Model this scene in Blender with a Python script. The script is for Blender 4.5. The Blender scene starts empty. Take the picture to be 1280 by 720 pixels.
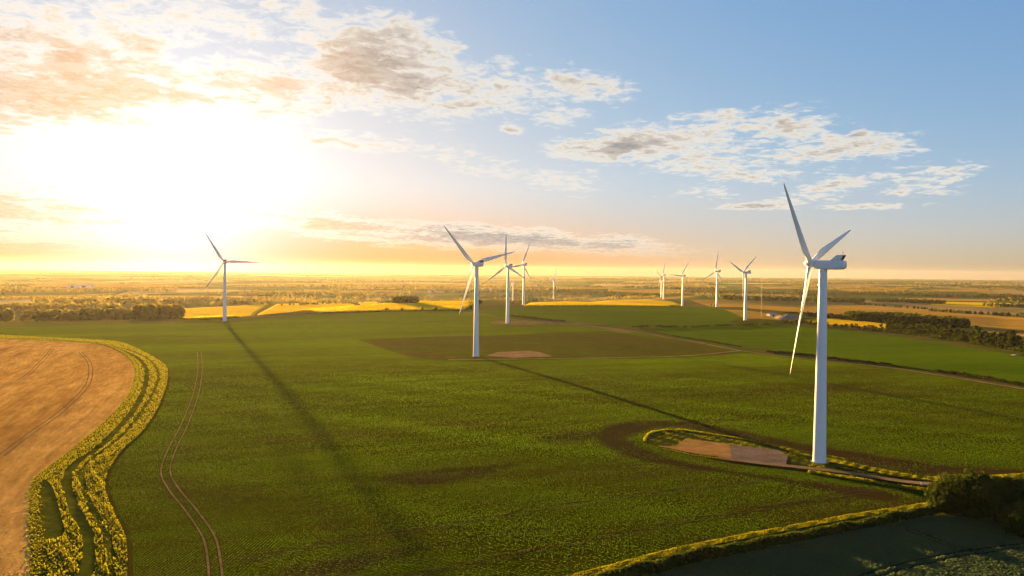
import bpy, math, random
import numpy as np
from mathutils import Vector, Matrix
from mathutils.geometry import delaunay_2d_cdt

R = math.radians
rng = np.random.default_rng(11)
random.seed(11)
scene = bpy.context.scene
COL = scene.collection

# ------------------------------------------------------------------ camera
CAM_Z = 66.5
FPX = 900.0
PITCH = math.atan(22.0 / FPX)
ROLL = 0.0102
_F = np.array([0, math.cos(PITCH), -math.sin(PITCH)])
_U0 = np.array([0, math.sin(PITCH), math.cos(PITCH)])
_R0 = np.array([1.0, 0, 0])
_R = math.cos(ROLL) * _R0 + math.sin(ROLL) * _U0
_U = math.cos(ROLL) * _U0 - math.sin(ROLL) * _R0
cam_data = bpy.data.cameras.new("camera")
cam = bpy.data.objects.new("camera", cam_data)
COL.objects.link(cam)
cam.matrix_world = Matrix(((_R[0], _U[0], -_F[0], 0), (_R[1], _U[1], -_F[1], 0),
                           (_R[2], _U[2], -_F[2], CAM_Z), (0, 0, 0, 1)))
cam_data.sensor_width = 36.0
cam_data.lens = 36.0 * FPX / 1280.0
cam_data.clip_start = 1.0
cam_data.clip_end = 120000.0
scene.camera = cam

def pdir(px, py):
    d = _F + (px - 640.0) / FPX * _R - (py - 360.0) / FPX * _U
    return d / np.linalg.norm(d)

def azel(px, py):
    d = pdir(px, py)
    return math.atan2(d[0], d[1]), math.asin(d[2])

# ------------------------------------------------------------------ view
scene.view_settings.view_transform = 'Standard'
scene.view_settings.look = 'None'
scene.view_settings.exposure = 3.33
scene.view_settings.gamma = 1.0
scene.view_settings.use_curve_mapping = False
scene.cycles.use_denoising = True
scene.cycles.max_bounces = 6
scene.cycles.volume_bounces = 0
scene.cycles.transparent_max_bounces = 12
scene.cycles.diffuse_bounces = 3
scene.cycles.sample_clamp_indirect = 6.0

# ------------------------------------------------------------------ sun
SUN_AZ, SUN_EL = azel(222, 264)
SUN_DIR = np.array([math.sin(SUN_AZ) * math.cos(SUN_EL), math.cos(SUN_AZ) * math.cos(SUN_EL), math.sin(SUN_EL)])
sd = bpy.data.lights.new("sun", 'SUN')
sd.energy = 5.0
sd.angle = R(0.7)
sd.color = (1.0, 0.56, 0.16)
sun = bpy.data.objects.new("sun", sd)
COL.objects.link(sun)
sun.rotation_euler = Vector(-SUN_DIR).to_track_quat('-Z', 'Y').to_euler()

# ------------------------------------------------------------------ sky with clouds
world = bpy.data.worlds.new("World")
scene.world = world
world.use_nodes = True
world.cycles.sampling_method = 'MANUAL'
world.cycles.sample_map_resolution = 1024

class NB:
    """small helper to write node trees"""
    def __init__(s, nt):
        s.nt = nt; s.n = nt.nodes; s.l = nt.links
    def new(s, t, **kw):
        x = s.n.new(t)
        for k, v in kw.items(): setattr(x, k, v)
        return x
    def put(s, sock, v):
        if hasattr(v, 'is_output') or isinstance(v, bpy.types.NodeSocket): s.l.new(v, sock)
        else: sock.default_value = v
    def m(s, op, a, b=None, c=None, clamp=False):
        x = s.new('ShaderNodeMath', operation=op, use_clamp=clamp)
        s.put(x.inputs[0], a)
        if b is not None: s.put(x.inputs[1], b)
        if c is not None: s.put(x.inputs[2], c)
        return x.outputs[0]
    def v(s, op, a, b=None, c=None):
        x = s.new('ShaderNodeVectorMath', operation=op)
        s.put(x.inputs[0], a)
        if b is not None: s.put(x.inputs[1], b)
        if c is not None: s.put(x.inputs[2], c)
        return x.outputs['Value'] if op in ('LENGTH', 'DOT_PRODUCT', 'DISTANCE') else x.outputs[0]
    def ss(s, x_, a, b, o0=0.0, o1=1.0, kind='SMOOTHSTEP'):
        x = s.new('ShaderNodeMapRange', interpolation_type=kind)
        s.put(x.inputs[0], x_); s.put(x.inputs[1], a); s.put(x.inputs[2], b); s.put(x.inputs[3], o0); s.put(x.inputs[4], o1)
        return x.outputs[0]
    def mix(s, f, a, b, blend='MIX'):
        x = s.new('ShaderNodeMix', data_type='RGBA', blend_type=blend)
        x.clamp_factor = True
        s.put(x.inputs[0], f)
        for k, q in ((6, a), (7, b)):
            if isinstance(q, tuple): x.inputs[k].default_value = (*q[:3], 1)
            else: s.put(x.inputs[k], q)
        return x.outputs[2]
    def noise(s, vec, scale, detail=3.0, rough=0.55, dist=0.0, dim='3D', w=None):
        x = s.new('ShaderNodeTexNoise', noise_dimensions=dim)
        s.put(x.inputs['Vector'], vec)
        x.inputs['Scale'].default_value = scale
        x.inputs['Detail'].default_value = detail
        x.inputs['Roughness'].default_value = rough
        x.inputs['Distortion'].default_value = dist
        return x.outputs['Fac']
    def comb(s, x, y, z):
        c = s.new('ShaderNodeCombineXYZ')
        s.put(c.inputs[0], x); s.put(c.inputs[1], y); s.put(c.inputs[2], z)
        return c.outputs[0]

def build_world():
    nt = world.node_tree
    nt.nodes.clear()
    b = NB(nt)
    out = b.new('ShaderNodeOutputWorld')
    bg = b.new('ShaderNodeBackground')
    sky = b.new('ShaderNodeTexSky', sky_type='NISHITA')
    sky.sun_disc = False
    sky.sun_elevation = SUN_EL
    sky.sun_rotation = SUN_AZ
    sky.altitude = 60
    sky.air_density = 1.0
    sky.dust_density = 1.2
    sky.ozone_density = 1.5
    tc = b.new('ShaderNodeTexCoord')
    d = b.v('NORMALIZE', tc.outputs['Generated'])
    sp = b.new('ShaderNodeSeparateXYZ'); b.put(sp.inputs[0], d)
    x, y, z = sp.outputs
    az = b.m('ARCTAN2', x, y)
    el = b.m('ARCSINE', z)
    uv = b.comb(az, el, 0.0)
    sdot = b.v('DOT_PRODUCT', d, tuple(SUN_DIR))
    ang = b.m('ARCCOSINE', b.m('MINIMUM', sdot, 0.99999))
    # cloud plane
    k = b.m('DIVIDE', 1.0, b.m('ADD', b.m('MAXIMUM', z, 0.0), 0.10))
    P = b.comb(b.m('MULTIPLY', x, k), b.m('MULTIPLY', y, k), 0.0)
    # bias blobs: px, py, half-width px, half-height px, weight, tilt
    blobs = BLOBS
    B = None
    for (px, py, rx, ry, w, tl) in blobs:
        a, e = azel(px, py)
        mp = b.new('ShaderNodeMapping', vector_type='TEXTURE')
        b.put(mp.inputs[0], uv)
        mp.inputs['Location'].default_value = (a, e, 0)
        mp.inputs['Rotation'].default_value = (0, 0, R(-tl))
        mp.inputs['Scale'].default_value = (rx / FPX, ry / FPX, 1)
        g = b.ss(b.v('LENGTH', mp.outputs[0]), 0.0, 1.7, w, 0.0)
        B = g if B is None else b.m('MAXIMUM', B, g)
    # the sky outside the frame goes on with broken cloud of the same sort
    low = b.noise(P, 0.55, 3.0, 0.5)
    outside = b.ss(b.v('DOT_PRODUCT', d, tuple(_F)), 0.62, 0.74, 1.0, 0.0)
    gen = b.m('MULTIPLY', b.m('MULTIPLY', b.ss(low, 0.46, 0.66), 0.42), outside)
    B = b.m('MAXIMUM', B, gen)
    n1 = b.noise(P, 2.2, 8.0, 0.62, 0.35)
    n2 = b.noise(P, 12.5, 8.0, 0.65, 0.5)
    n = b.m('ADD', b.m('MULTIPLY', n1, 0.55), b.m('MULTIPLY', n2, 0.45))
    s = b.m('SUBTRACT', b.m('ADD', b.m('MULTIPLY_ADD', n, 3.2, -0.45), B), CLOUD_T)
    dens = b.m('MULTIPLY', b.ss(s, -0.06, 0.45), b.ss(B, 0.03, 0.25))
    thick = b.ss(s, 0.12, 0.62)
    # lighting difference towards the sun
    ksh = b.v('MULTIPLY_ADD', tuple(SUN_DIR), (0.10, 0.10, 0.0), P)
    n2b = b.noise(ksh, 12.5, 5.0, 0.66, 0.5)
    lit = b.ss(b.m('SUBTRACT', n2, n2b), -0.14, 0.16)
    near = b.ss(ang, 0.12, 0.42, 1.0, 0.0)
    core = b.mix(near, (0.29, 0.28, 0.285), (0.88, 0.54, 0.28))
    edge = b.mix(near, (0.93, 0.84, 0.70), (1.08, 1.0, 0.88))
    mid = b.mix(lit, core, edge)
    cc = b.mix(thick, edge, b.mix(0.7, mid, core))
    # sky base: the Nishita sky, its range compressed as the photograph's exposure does
    def squash(x_, g, q):
        x_ = b.m('MULTIPLY', x_, g)
        return b.m('DIVIDE', x_, b.m('MULTIPLY_ADD', x_, q, 1.0))
    sr = b.new('ShaderNodeSeparateColor'); b.put(sr.inputs[0], sky.outputs[0])
    skyc = b.comb(squash(sr.outputs[0], 0.1 * 1.95, .90), squash(sr.outputs[1], 0.1 * 3.4, 1.06), squash(sr.outputs[2], 0.1 * 9.8, 1.22))
    hor = b.m('EXPONENT', b.m('MULTIPLY', b.m('MAXIMUM', el, 0.0), -1 / 0.075))
    skyc = b.v('ADD', skyc, b.v('SCALE', HORIZ_C)); skyc.node.inputs[1].links[0].from_node.inputs['Scale'].default_value = 0.0
    b.put(skyc.node.inputs[1].links[0].from_node.inputs['Scale'], hor)
    warm = b.m('MULTIPLY', b.ss(el, 0.0, 0.125, 1.0, 0.0), b.ss(ang, 0.10, 1.0, 1.0, 0.15))
    skyc = b.mix(warm, skyc, b.v('MULTIPLY', skyc, (0.80, 0.41, 0.16)))
    ext = b.ss(el, -0.004, 0.035, b.ss(ang, 0.35, 0.8, 0.5, 1.0), 1.0)
    skyc = b.v('MULTIPLY', skyc, b.comb(b.m('POWER', ext, .6), ext, ext))
    glow = b.m('EXPONENT', b.m('MULTIPLY', b.m('POWER', b.m('DIVIDE', ang, 0.12), 1.5), -1.0))
    gl = b.v('MULTIPLY', b.comb(glow, glow, glow), GLOW_A)
    cc = b.v('ADD', cc, b.v('MULTIPLY', b.comb(glow, glow, glow), GLOW_B))
    base = b.v('ADD', skyc, gl)
    fin = b.mix(b.m('MULTIPLY', dens, b.ss(el, 0.005, 0.05)), base, cc)
    fin = b.v('SCALE', fin); fin.node.inputs['Scale'].default_value = WORLD_S
    b.put(bg.inputs[0], fin)
    bg.inputs[1].default_value = 1.0
    b.put(out.inputs[0], bg.outputs[0])

HAZE_COL = (0.56, 0.57, 0.60, 1)
HAZE_D = 1.25e-5
HAZE_G = 0.5
WORLD_S = 0.112
CLOUD_T = 1.42
HORIZ_C = (0.24, 0.16, 0.10)
GLOW_A = (0.4, 0.58, 0.85)
GLOW_B = (0.35, 0.36, 0.36)
BLOBS = [
    # upper left bank
    (60, 98, 180, 60, 0.95, 0), (-120, 95, 170, 70, 0.92, 0), (160, 55, 90, 45, 0.62, 25), (330, 105, 120, 50, 0.62, 12),
    (470, 85, 120, 66, 0.82, 4), (590, 92, 130, 42, 0.66, 7), (710, 106, 110, 20, 0.56, 9), (250, 25, 200, 42, 0.52, 0), (355, 10, 70, 34, 0.62, 0),
    (20, 20, 150, 34, 0.50, 0), (500, 22, 50, 18, 0.36, 0), (600, 128, 110, 12, 0.50, 3),
    # small wisps below it
    (405, 176, 70, 9, 0.56, 4), (590, 196, 62, 22, 0.52, 14), (500, 180, 110, 16, 0.36, 6),
    (640, 160, 16, 9, 0.46, 0), (700, 146, 42, 15, 0.46, 0), (705, 225, 58, 26, 0.44, 0),
    # right cluster
    (812, 177, 105, 22, 0.98, -5), (890, 147, 66, 11, 0.60, 0), (975, 158, 90, 24, 0.52, 4), (915, 205, 110, 32, 0.52, 6),
    (1060, 188, 80, 22, 0.52, 0), (1050, 232, 90, 16, 0.50, -12), (1140, 228, 60, 18, 0.50, 0), (1190, 212, 36, 10, 0.48, 0),
    (1075, 167, 18, 6, 0.62, 0), (945, 259, 50, 6, 0.66, 1), (1080, 258, 70, 4, 0.56, 0), (880, 242, 90, 9, 0.40, 0),
    # low bars
    (450, 286, 150, 17, 0.86, 4), (600, 297, 160, 16, 0.95, 2), (720, 305, 130, 13, 0.86, 2), (800, 317, 90, 5, 0.56, 0),
    (10, 262, 120, 30, 0.86, 4), (70, 296, 120, 14, 0.60, 0), (-110, 280, 110, 30, 0.62, 0), (250, 205, 260, 50, 0.20, 0),
]
build_world()

# ------------------------------------------------------------------ terrain
HUB = 70.0
# turbines: base x, base y, hub y, blade phases (seen from behind, clockwise from up), yaw, label
TURB = [
    (1024, 580, 333, (-50, 70, 190), -47, "tall white wind turbine nearest the camera, standing beside the gravel pad"),
    (595, 446, 331, (-45, 75, 195), -36, "white wind turbine at the middle of the picture beside its grassy pad"),
    (281, 402, 328, (-32, 90, 213), -30, "wind turbine against the bright sun glow at the far edge of the green field"),
    (634.5, 404.5, 333, (-4, 116, 236), -38, "white wind turbine just right of the middle one, one blade pointing straight up"),
    (654.5, 381, 331, (20, 140, 260), -38, "distant wind turbine beside the left end of the yellow field behind the green one"),
    (692, 377.5, 350.5, (22, 142, 262), -38, "small far wind turbine alone in the hazy plain beyond the right yellow field"),
    (641, 378, 354, (-35, 85, 205), -40, "faint tiny wind turbine partly hidden behind another turbine's tower"),
    (829.5, 374.5, 345, (8, 128, 248), -38, "small wind turbine leftmost of the right group, standing behind the yellow field"),
    (826.5, 371.5, 345.5, (-50, 70, 190), -40, "farthest wind turbine of the right group, overlapping the one in front of it"),
    (853, 383.5, 345.5, (35, 155, 275), -38, "wind turbine at the right tip of the yellow rapeseed field"),
    (896, 383, 339, (5, 125, 245), -38, "wind turbine above the rounded end of the middle green field"),
    (931.5, 401, 341, (-68, 52, 172), -40, "wind turbine right of the rounded green field with two blades raised in a V"),
]
def solve_turb(px, py, hy):
    d1 = pdir(px, py); d2 = pdir(px, hy)
    s1 = -d1[2] / d1[1]; s2 = -d2[2] / d2[1]
    Y = HUB / (s1 - s2)
    return d1[0] / d1[1] * Y, Y, CAM_Z - s1 * Y
TPOS = [solve_turb(t[0], t[1], t[2]) for t in TURB]

_AZ = np.array([-1.2, -.7, -.45, -.35, -.2, -.06, .1, .25, .38, .6, 1.2])
_E0 = np.array([900, 900, 880, 930, 1120, 1480, 1750, 2150, 1500, 900, 700.0])
_WD = np.array([900, 700, 600, 520, 600, 700, 900, 900, 1300, 1400, 1400.0])
PLAIN = -28.0
def hbase(x, y):
    x = np.asarray(x, float); y = np.asarray(y, float)
    d = np.hypot(x, y)
    az = np.arctan2(x, np.maximum(y, 1.0)); az = np.where(y < 1, np.sign(x) * 1.2, az)
    e = np.interp(az, _AZ, _E0); w = np.interp(az, _AZ, _WD)
    t = np.clip((d - e) / w, 0, 1); t = t * t * (3 - 2 * t)
    roll = 1.6 * np.sin(x / 210 + 1.0) * np.sin(y / 260 + .5) * np.clip(d / 500, 0, 1)
    far = 7 * np.sin(x / 1500 + 2) * np.sin(y / 1900 + 1) + 5 * np.sin(x / 730 + y / 1210)
    plat = 2.5 + roll
    return plat * (1 - t) + (PLAIN + far * np.clip((d - 2500) / 3000, 0, 1) * np.clip((12000 - d) / 4000, 0.15, 1)) * t
CP = [(p[0], p[1], p[2]) for p in TPOS]
CP += [(-60, 150, 0.5), (-260, 420, 2.0), (-140, 330, 2.5), (330, 420, -4), (150, 165, -1), (60, 330, 1.5)]
CP = np.array(CP)
SIG = 230.0
def _sig(y): return SIG + 0.10 * np.maximum(y - 600, 0)
def _phi(x, y):
    x = np.asarray(x, float)[..., None]; y = np.asarray(y, float)[..., None]
    return np.exp(-((x - CP[:, 0]) ** 2 + (y - CP[:, 1]) ** 2) / (2 * _sig(CP[:, 1]) ** 2))
_W = np.linalg.solve(_phi(CP[:, 0], CP[:, 1]) + 0.03 * np.eye(len(CP)), CP[:, 2] - hbase(CP[:, 0], CP[:, 1]))
def H(x, y):
    return hbase(x, y) + _phi(x, y) @ _W

_TS = np.concatenate([np.arange(90, 1200, 3.0), np.arange(1200, 4000, 10.0), np.geomspace(4000, 13800, 400)])
def ground(px, py):
    """first hit of a pixel's ray with the terrain"""
    d = pdir(px, py)
    hl = math.hypot(d[0], d[1])
    X = d[0] / hl * _TS; Y = d[1] / hl * _TS; Z = CAM_Z + d[2] / hl * _TS
    g = Z - H(X, Y)
    i = np.argmax(g < 0)
    if g[i] >= 0: i = len(_TS) - 1
    a = g[i - 1] / (g[i - 1] - g[i]) if i > 0 else 0
    return (X[i - 1] + (X[i] - X[i - 1]) * a, Y[i - 1] + (Y[i] - Y[i - 1]) * a)

def catmull(pts, n=6, closed=False):
    P = [np.array(p, float) for p in pts]
    out = []
    N = len(P)
    rngi = range(N) if closed else range(N - 1)
    for i in rngi:
        p1, p2 = P[i], P[(i + 1) % N]
        p0 = P[i - 1] if (i > 0 or closed) else 2 * p1 - p2
        p3 = P[(i + 2) % N] if (i + 2 < N or closed) else 2 * p2 - p1
        for t in np.linspace(0, 1, n, endpoint=False):
            out.append(0.5 * ((2 * p1) + (-p0 + p2) * t + (2 * p0 - 5 * p1 + 4 * p2 - p3) * t * t + (-p0 + 3 * p1 - 3 * p2 + p3) * t ** 3))
    if not closed: out.append(P[-1])
    return np.array(out)

def gpts(pts, smooth=True, closed=True, n=6):
    w = np.array([ground(*p) for p in pts])
    return catmull(w, n, closed) if smooth else densify(w, closed)
def densify(w, closed=True, step=15):
    out = []
    N = len(w)
    for i in range(N if closed else N - 1):
        a, c = w[i], w[(i + 1) % N]
        k = max(1, min(40, int(np.linalg.norm(c - a) / step)))
        for t in range(k): out.append(a + (c - a) * t / k)
    if not closed: out.append(w[-1])
    return np.array(out)

def inside(poly, x, y):
    r = np.zeros(len(x), bool)
    n = len(poly)
    for i in range(n):
        x1, y1 = poly[i]; x2, y2 = poly[(i + 1) % n]
        if y1 == y2: continue
        c = ((y1 > y) != (y2 > y)) & (x < (x2 - x1) * (y - y1) / (y2 - y1) + x1)
        r ^= c
    return r
def bdist(poly, x, y, closed=True):
    best = np.full(len(x), 1e9)
    n = len(poly)
    for i in range(n if closed else n - 1):
        a = poly[i]; c = poly[(i + 1) % n]
        ab = c - a; L = ab @ ab + 1e-9
        t = np.clip(((x - a[0]) * ab[0] + (y - a[1]) * ab[1]) / L, 0, 1)
        best = np.minimum(best, np.hypot(x - a[0] - t * ab[0], y - a[1] - t * ab[1]))
    return best
def scatter(poly, n):
    lo, hi = poly.min(0), poly.max(0)
    p = rng.random((n, 2)) * (hi - lo) + lo
    return p[inside(poly, p[:, 0], p[:, 1])]

# ------------------------------------------------------------------ materials
MATS = {}
def mat(name):
    m = bpy.data.materials.new(name); m.use_nodes = True
    m.node_tree.nodes.clear()
    b = NB(m.node_tree)
    MATS[name] = m
    return m, b
def finish(b, bsdf):
    o = b.new('ShaderNodeOutputMaterial'); b.put(o.inputs[0], bsdf)
def objvec(b):
    return b.new('ShaderNodeNewGeometry').outputs['Position']
def rotscale(b, vec, ang, sc):
    r = b.new('ShaderNodeVectorRotate', rotation_type='Z_AXIS'); b.put(r.inputs['Vector'], vec); r.inputs['Angle'].default_value = R(ang)
    return b.v('MULTIPLY', r.outputs[0], tuple(sc))
def diffuse(b, col, rough=0.9, normal=None, spec=0.15):
    p = b.new('ShaderNodeBsdfPrincipled')
    if isinstance(col, tuple): p.inputs['Base Color'].default_value = (*col, 1)
    else: b.put(p.inputs['Base Color'], col)
    p.inputs['Roughness'].default_value = rough
    p.inputs['Specular IOR Level'].default_value = spec
    if normal is not None: b.put(p.inputs['Normal'], normal)
    return p.outputs[0]
def bump(b, h, strength, dist):
    x = b.new('ShaderNodeBump'); x.inputs['Strength'].default_value = strength; x.inputs['Distance'].default_value = dist
    b.put(x.inputs['Height'], h)
    return x.outputs[0]

def field_mat(name, c0, c1, c2=None, rows=None, row_ang=0.0, bumpd=0.25, patch=0.02, rowdark=0.25, stretch=5.0, patch_w=(0.38, 0.62), bs=0.22, mottle=0.45, far=None, contour=None):
    m, b = mat(name)
    pos = objvec(b)
    st = rotscale(b, pos, row_ang, (1 / stretch, 1.0, 1.0))
    big = b.noise(st, patch, 5, 0.6)
    fine = b.noise(st, patch * 18, 6, 0.7)
    grain = b.noise(pos, 0.9, 4, 0.7)
    f = b.m('ADD', b.m('MULTIPLY', big, 0.62), b.m('MULTIPLY', fine, 0.38))
    col = b.mix(b.ss(f, *patch_w), c0, c1)
    if far:
        yy = b.new('ShaderNodeSeparateXYZ'); b.put(yy.inputs[0], pos)
        ww = b.m('ADD', yy.outputs[1], b.m('MULTIPLY', b.m('SUBTRACT', b.noise(st, .02, 5, .7), .5), 420))
        lush = b.ss(ww, far[2], far[3])
        near_col = col
        col = b.mix(b.ss(f, *patch_w), far[0], far[1])
    if c2 and far:
        near_col = b.mix(b.ss(b.noise(st, patch * 2.3, 4, 0.65), 0.5, 0.72), near_col, c2)
    if far: col = b.mix(lush, near_col, col)
    elif c2: col = b.mix(b.ss(b.noise(rotscale(b, pos, row_ang, (1 / stretch, 1, 1)), patch * 2.3, 4, 0.65), 0.5, 0.72), col, c2)
    mott = b.noise(rotscale(b, pos, row_ang, (1 / (1 + stretch * .25), 1, 1)), 0.22, 6, 0.75)
    col = b.v('MULTIPLY', col, b.comb(*[b.ss(mott, .28, .74, 1 - mottle, 1 + mottle * .6, 'LINEAR')] * 3))
    h = grain
    if rows:
        q = b.new('ShaderNodeSeparateXYZ'); b.put(q.inputs[0], rotscale(b, pos, row_ang, (1, 1, 1)))
        wob = b.m('MULTIPLY', b.noise(pos, 0.05, 2), 3.0)
        w = b.m('SINE', b.m('MULTIPLY', b.m('ADD', q.outputs[1], wob), 2 * math.pi / rows))
        w = b.m('MULTIPLY_ADD', w, 0.5, 0.5)
        h = b.m('ADD', grain, b.m('MULTIPLY', w, 0.8))
        col = b.mix(b.m('MULTIPLY', w, rowdark), col, tuple(v * 0.35 for v in c0))
    if contour:
        at = b.new('ShaderNodeAttribute', attribute_name='edge')
        dd = b.m('ADD', b.m('MULTIPLY', at.outputs['Fac'], contour[0]), b.m('MULTIPLY', b.noise(pos, .08, 3), 1.2))
        w1 = b.m('MULTIPLY_ADD', b.m('SINE', b.m('MULTIPLY', dd, 2 * math.pi / contour[1])), .5, .5)
        w2 = b.m('MULTIPLY_ADD', b.m('SINE', b.m('MULTIPLY', dd, 2 * math.pi / (contour[1] * 5.3))), .5, .5)
        w1 = b.m('MULTIPLY', b.m('ADD', b.m('MULTIPLY', w1, .5), b.m('MULTIPLY', w2, .5)), b.ss(b.noise(pos, .05, 4, .6), .35, .6))
        col = b.mix(b.m('MULTIPLY', w1, .6), col, c2 or c0)
        h = b.m('ADD', h, b.m('MULTIPLY', w1, .6))
    col = b.mix(b.ss(grain, 0.35, 0.7, 0.0, 0.35), col, tuple(v * 0.5 for v in c0))
    finish(b, diffuse(b, col, 1.0, bump(b, h, bs, bumpd), 0.0))
    return m
def leaf_mat(name, c0, c1, trans=0.45, tcol=None):
    m, b = mat(name)
    g = b.new('ShaderNodeNewGeometry')
    big = b.noise(g.outputs['Position'], 0.12, 3)
    f = b.m('ADD', b.m('MULTIPLY', g.outputs['Random Per Island'], 0.6), b.m('MULTIPLY', b.ss(big, .3, .7), 0.4))
    col = b.mix(f, c0, c1)
    d = b.new('ShaderNodeBsdfDiffuse'); b.put(d.inputs[0], col)
    t = b.new('ShaderNodeBsdfTranslucent')
    b.put(t.inputs[0], b.mix(0.5, col, tcol or tuple(min(1, 1.6 * v) for v in c1)))
    x = b.new('ShaderNodeMixShader'); x.inputs[0].default_value = trans
    b.put(x.inputs[1], d.outputs[0]); b.put(x.inputs[2], t.outputs[0])
    finish(b, x.outputs[0])
    return m

# generic ground: patchwork of far fields, grassland near
def ground_mat():
    m, b = mat('ground')
    pos = objvec(b)
    v = b.new('ShaderNodeTexVoronoi', voronoi_dimensions='2D', feature='F1'); v.inputs['Scale'].default_value = 1.0
    b.put(v.inputs['Vector'], rotscale(b, pos, 24, (1 / 420, 1 / 620, 1)))
    v.inputs['Randomness'].default_value = 0.8
    s = b.new('ShaderNodeSeparateColor'); b.put(s.inputs[0], v.outputs['Color'])
    r = b.new('ShaderNodeValToRGB'); r.color_ramp.interpolation = 'CONSTANT'
    els = [(0, (.045, .075, .014)), (.20, (.085, .11, .025)), (.36, (.30, .21, .07)), (.48, (.036, .06, .016)), (.60, (.10, .135, .03)),
           (.72, (.46, .34, .13)), (.82, (.055, .09, .02)), (.90, (.22, .16, .06))]
    for i, (p, c) in enumerate(els):
        e = r.color_ramp.elements[i] if i < 2 else r.color_ramp.elements.new(p)
        e.position = p; e.color = (*c, 1)
    b.put(r.inputs[0], s.outputs[0])
    big = b.noise(rotscale(b, pos, 10, (1, .4, 1)), 0.012, 5, .6)
    col = b.mix(b.ss(big, .4, .65, 0, .5), r.outputs[0], (.05, .07, .02))
    nr = b.v('LENGTH', pos)
    nearc = b.mix(b.ss(b.noise(pos, 0.03, 5, .65), .4, .6), (.05, .07, .008), (.085, .072, .02))
    col = b.mix(b.ss(nr, 2000, 2300), nearc, col)
    finish(b, diffuse(b, col, 0.95, bump(b, b.noise(pos, 0.3, 5, .7), .3, .6), 0.0))
    return m
M_GROUND = ground_mat()
M_CROP = field_mat('crop_soil', (.033, .027, .004), (.030, .043, .002), (.040, .028, .007), rows=0.75, row_ang=-22, bumpd=.22, patch=.012, stretch=5, patch_w=(.40, .60), far=((.068, .102, .002), (.090, .158, .002), 330, 620), mottle=.35, bs=.5)
M_GREEN = field_mat('green_crop', (.048, .094, .001), (.078, .138, .002), None, rows=5.0, row_ang=-10, bumpd=.3, patch=.010, rowdark=.10, mottle=.25, bs=.5)
M_FALLOW = field_mat('fallow', (.070, .062, .010), (.064, .082, .006), (.066, .094, .004), bumpd=.3, patch=.016, stretch=4, bs=.4)
M_STUB = field_mat('stubble', (.42, .24, .05), (.60, .36, .09), (.30, .15, .03), row_ang=-112, bumpd=.2, patch=.02, rowdark=.12, stretch=11, bs=.3, contour=(160, 2.6), mottle=.6)
M_GOLD = field_mat('gold_field', (.32, .19, .03), (.44, .27, .045), (.25, .16, .03), rows=14.0, row_ang=25, bumpd=.5, patch=.008, rowdark=.12, bs=.45)
M_BARLEY = field_mat('cereal', (.055, .098, .042), (.074, .122, .050), (.085, .098, .042), bumpd=.3, patch=.03, stretch=3)
M_YELLOW = field_mat('rapeseed', (.62, .40, .006), (.76, .52, .008), (.5, .34, .006), rows=12.0, row_ang=40, bumpd=.6, patch=.01, rowdark=.08, bs=.6)
M_GRAVEL = field_mat('gravel', (.17, .115, .055), (.25, .175, .09), None, bumpd=.08, patch=.12, stretch=2)
M_MAUVE = field_mat('mauve_gravel', (.14, .105, .078), (.20, .152, .112), None, bumpd=.06, patch=.12, stretch=2)
M_ORANGE = field_mat('orange_earth', (.28, .155, .045), (.36, .20, .06), (.24, .15, .035), bumpd=.08, patch=.12, stretch=2)
M_VERGE = field_mat('verge', (.045, .062, .004), (.085, .090, .007), (.040, .058, .004), bumpd=.4, patch=.15, stretch=2)
M_DKGRASS = field_mat('dark_grass', (.024, .038, .005), (.036, .048, .006), None, bumpd=.3, patch=.1, stretch=2)
M_RUT = field_mat('rut_soil', (.13, .09, .04), (.21, .145, .07), None, bumpd=.05, patch=.2, stretch=2)
M_RUT2 = field_mat('crop_tramline', (.050, .034, .012), (.07, .048, .018), None, bumpd=.05, patch=.2, stretch=2)
M_TRAM = field_mat('tramline', (.02, .02, .008), (.03, .032, .012), None, bumpd=.2, patch=.2, stretch=2)
M_BLUEGREY = field_mat('panels', (.10, .13, .14), (.14, .17, .18), None, rows=9.0, row_ang=0, bumpd=.3, patch=.02)

def soil_patch_mat():
    m, b = mat('bare_soil')
    pos = objvec(b)
    at = b.new('ShaderNodeAttribute', attribute_name='edge')
    n = b.noise(pos, 0.22, 6, .7)
    col = b.mix(b.noise(pos, 0.15, 5, .65), (.042, .026, .009), (.062, .038, .014))
    s = diffuse(b, col, .95, bump(b, b.noise(pos, 1.2, 4, .7), .25, .2), 0.0)
    t = b.new('ShaderNodeBsdfTransparent')
    f = b.ss(b.m('ADD', b.m('MULTIPLY', at.outputs['Fac'], 1.1), b.m('MULTIPLY', n, 0.9)), 0.65, 1.45, 0.0, 0.55)
    x = b.new('ShaderNodeMixShader'); b.put(x.inputs[0], f); b.put(x.inputs[1], t.outputs[0]); b.put(x.inputs[2], s)
    finish(b, x.outputs[0])
    return m
M_SOIL = soil_patch_mat()

def white_mat():
    m, b = mat('turbine_white')
    pos = b.new('ShaderNodeTexCoord').outputs['Object']
    n = b.noise(rotscale(b, pos, 0, (1, 1, .05)), 1.2, 5, .6)
    col = b.mix(b.ss(n, .35, .75, 0, .35), (.76, .80, .84), (.62, .65, .66))
    finish(b, diffuse(b, col, .38, None, .5))
    return m
M_WHITE = white_mat()
def plain_mat(name, c, rough=.6, var=.25, spec=.3):
    m, b = mat(name)
    pos = b.new('ShaderNodeTexCoord').outputs['Object']
    col = b.mix(b.ss(b.noise(pos, .8, 5, .65), .3, .7), c, tuple(v * (1 - var) for v in c))
    finish(b, diffuse(b, col, rough, None, spec))
    return m
M_DARKMETAL = plain_mat('dark_metal', (.05, .05, .055), .5)
M_GALV = plain_mat('galvanised', (.20, .205, .21), .45)
M_BARK = plain_mat('bark', (.09, .065, .045), .9, .4, .1)
M_PALEWALL = plain_mat('pale_wall', (.72, .68, .62), .8, .2, .1)
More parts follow.
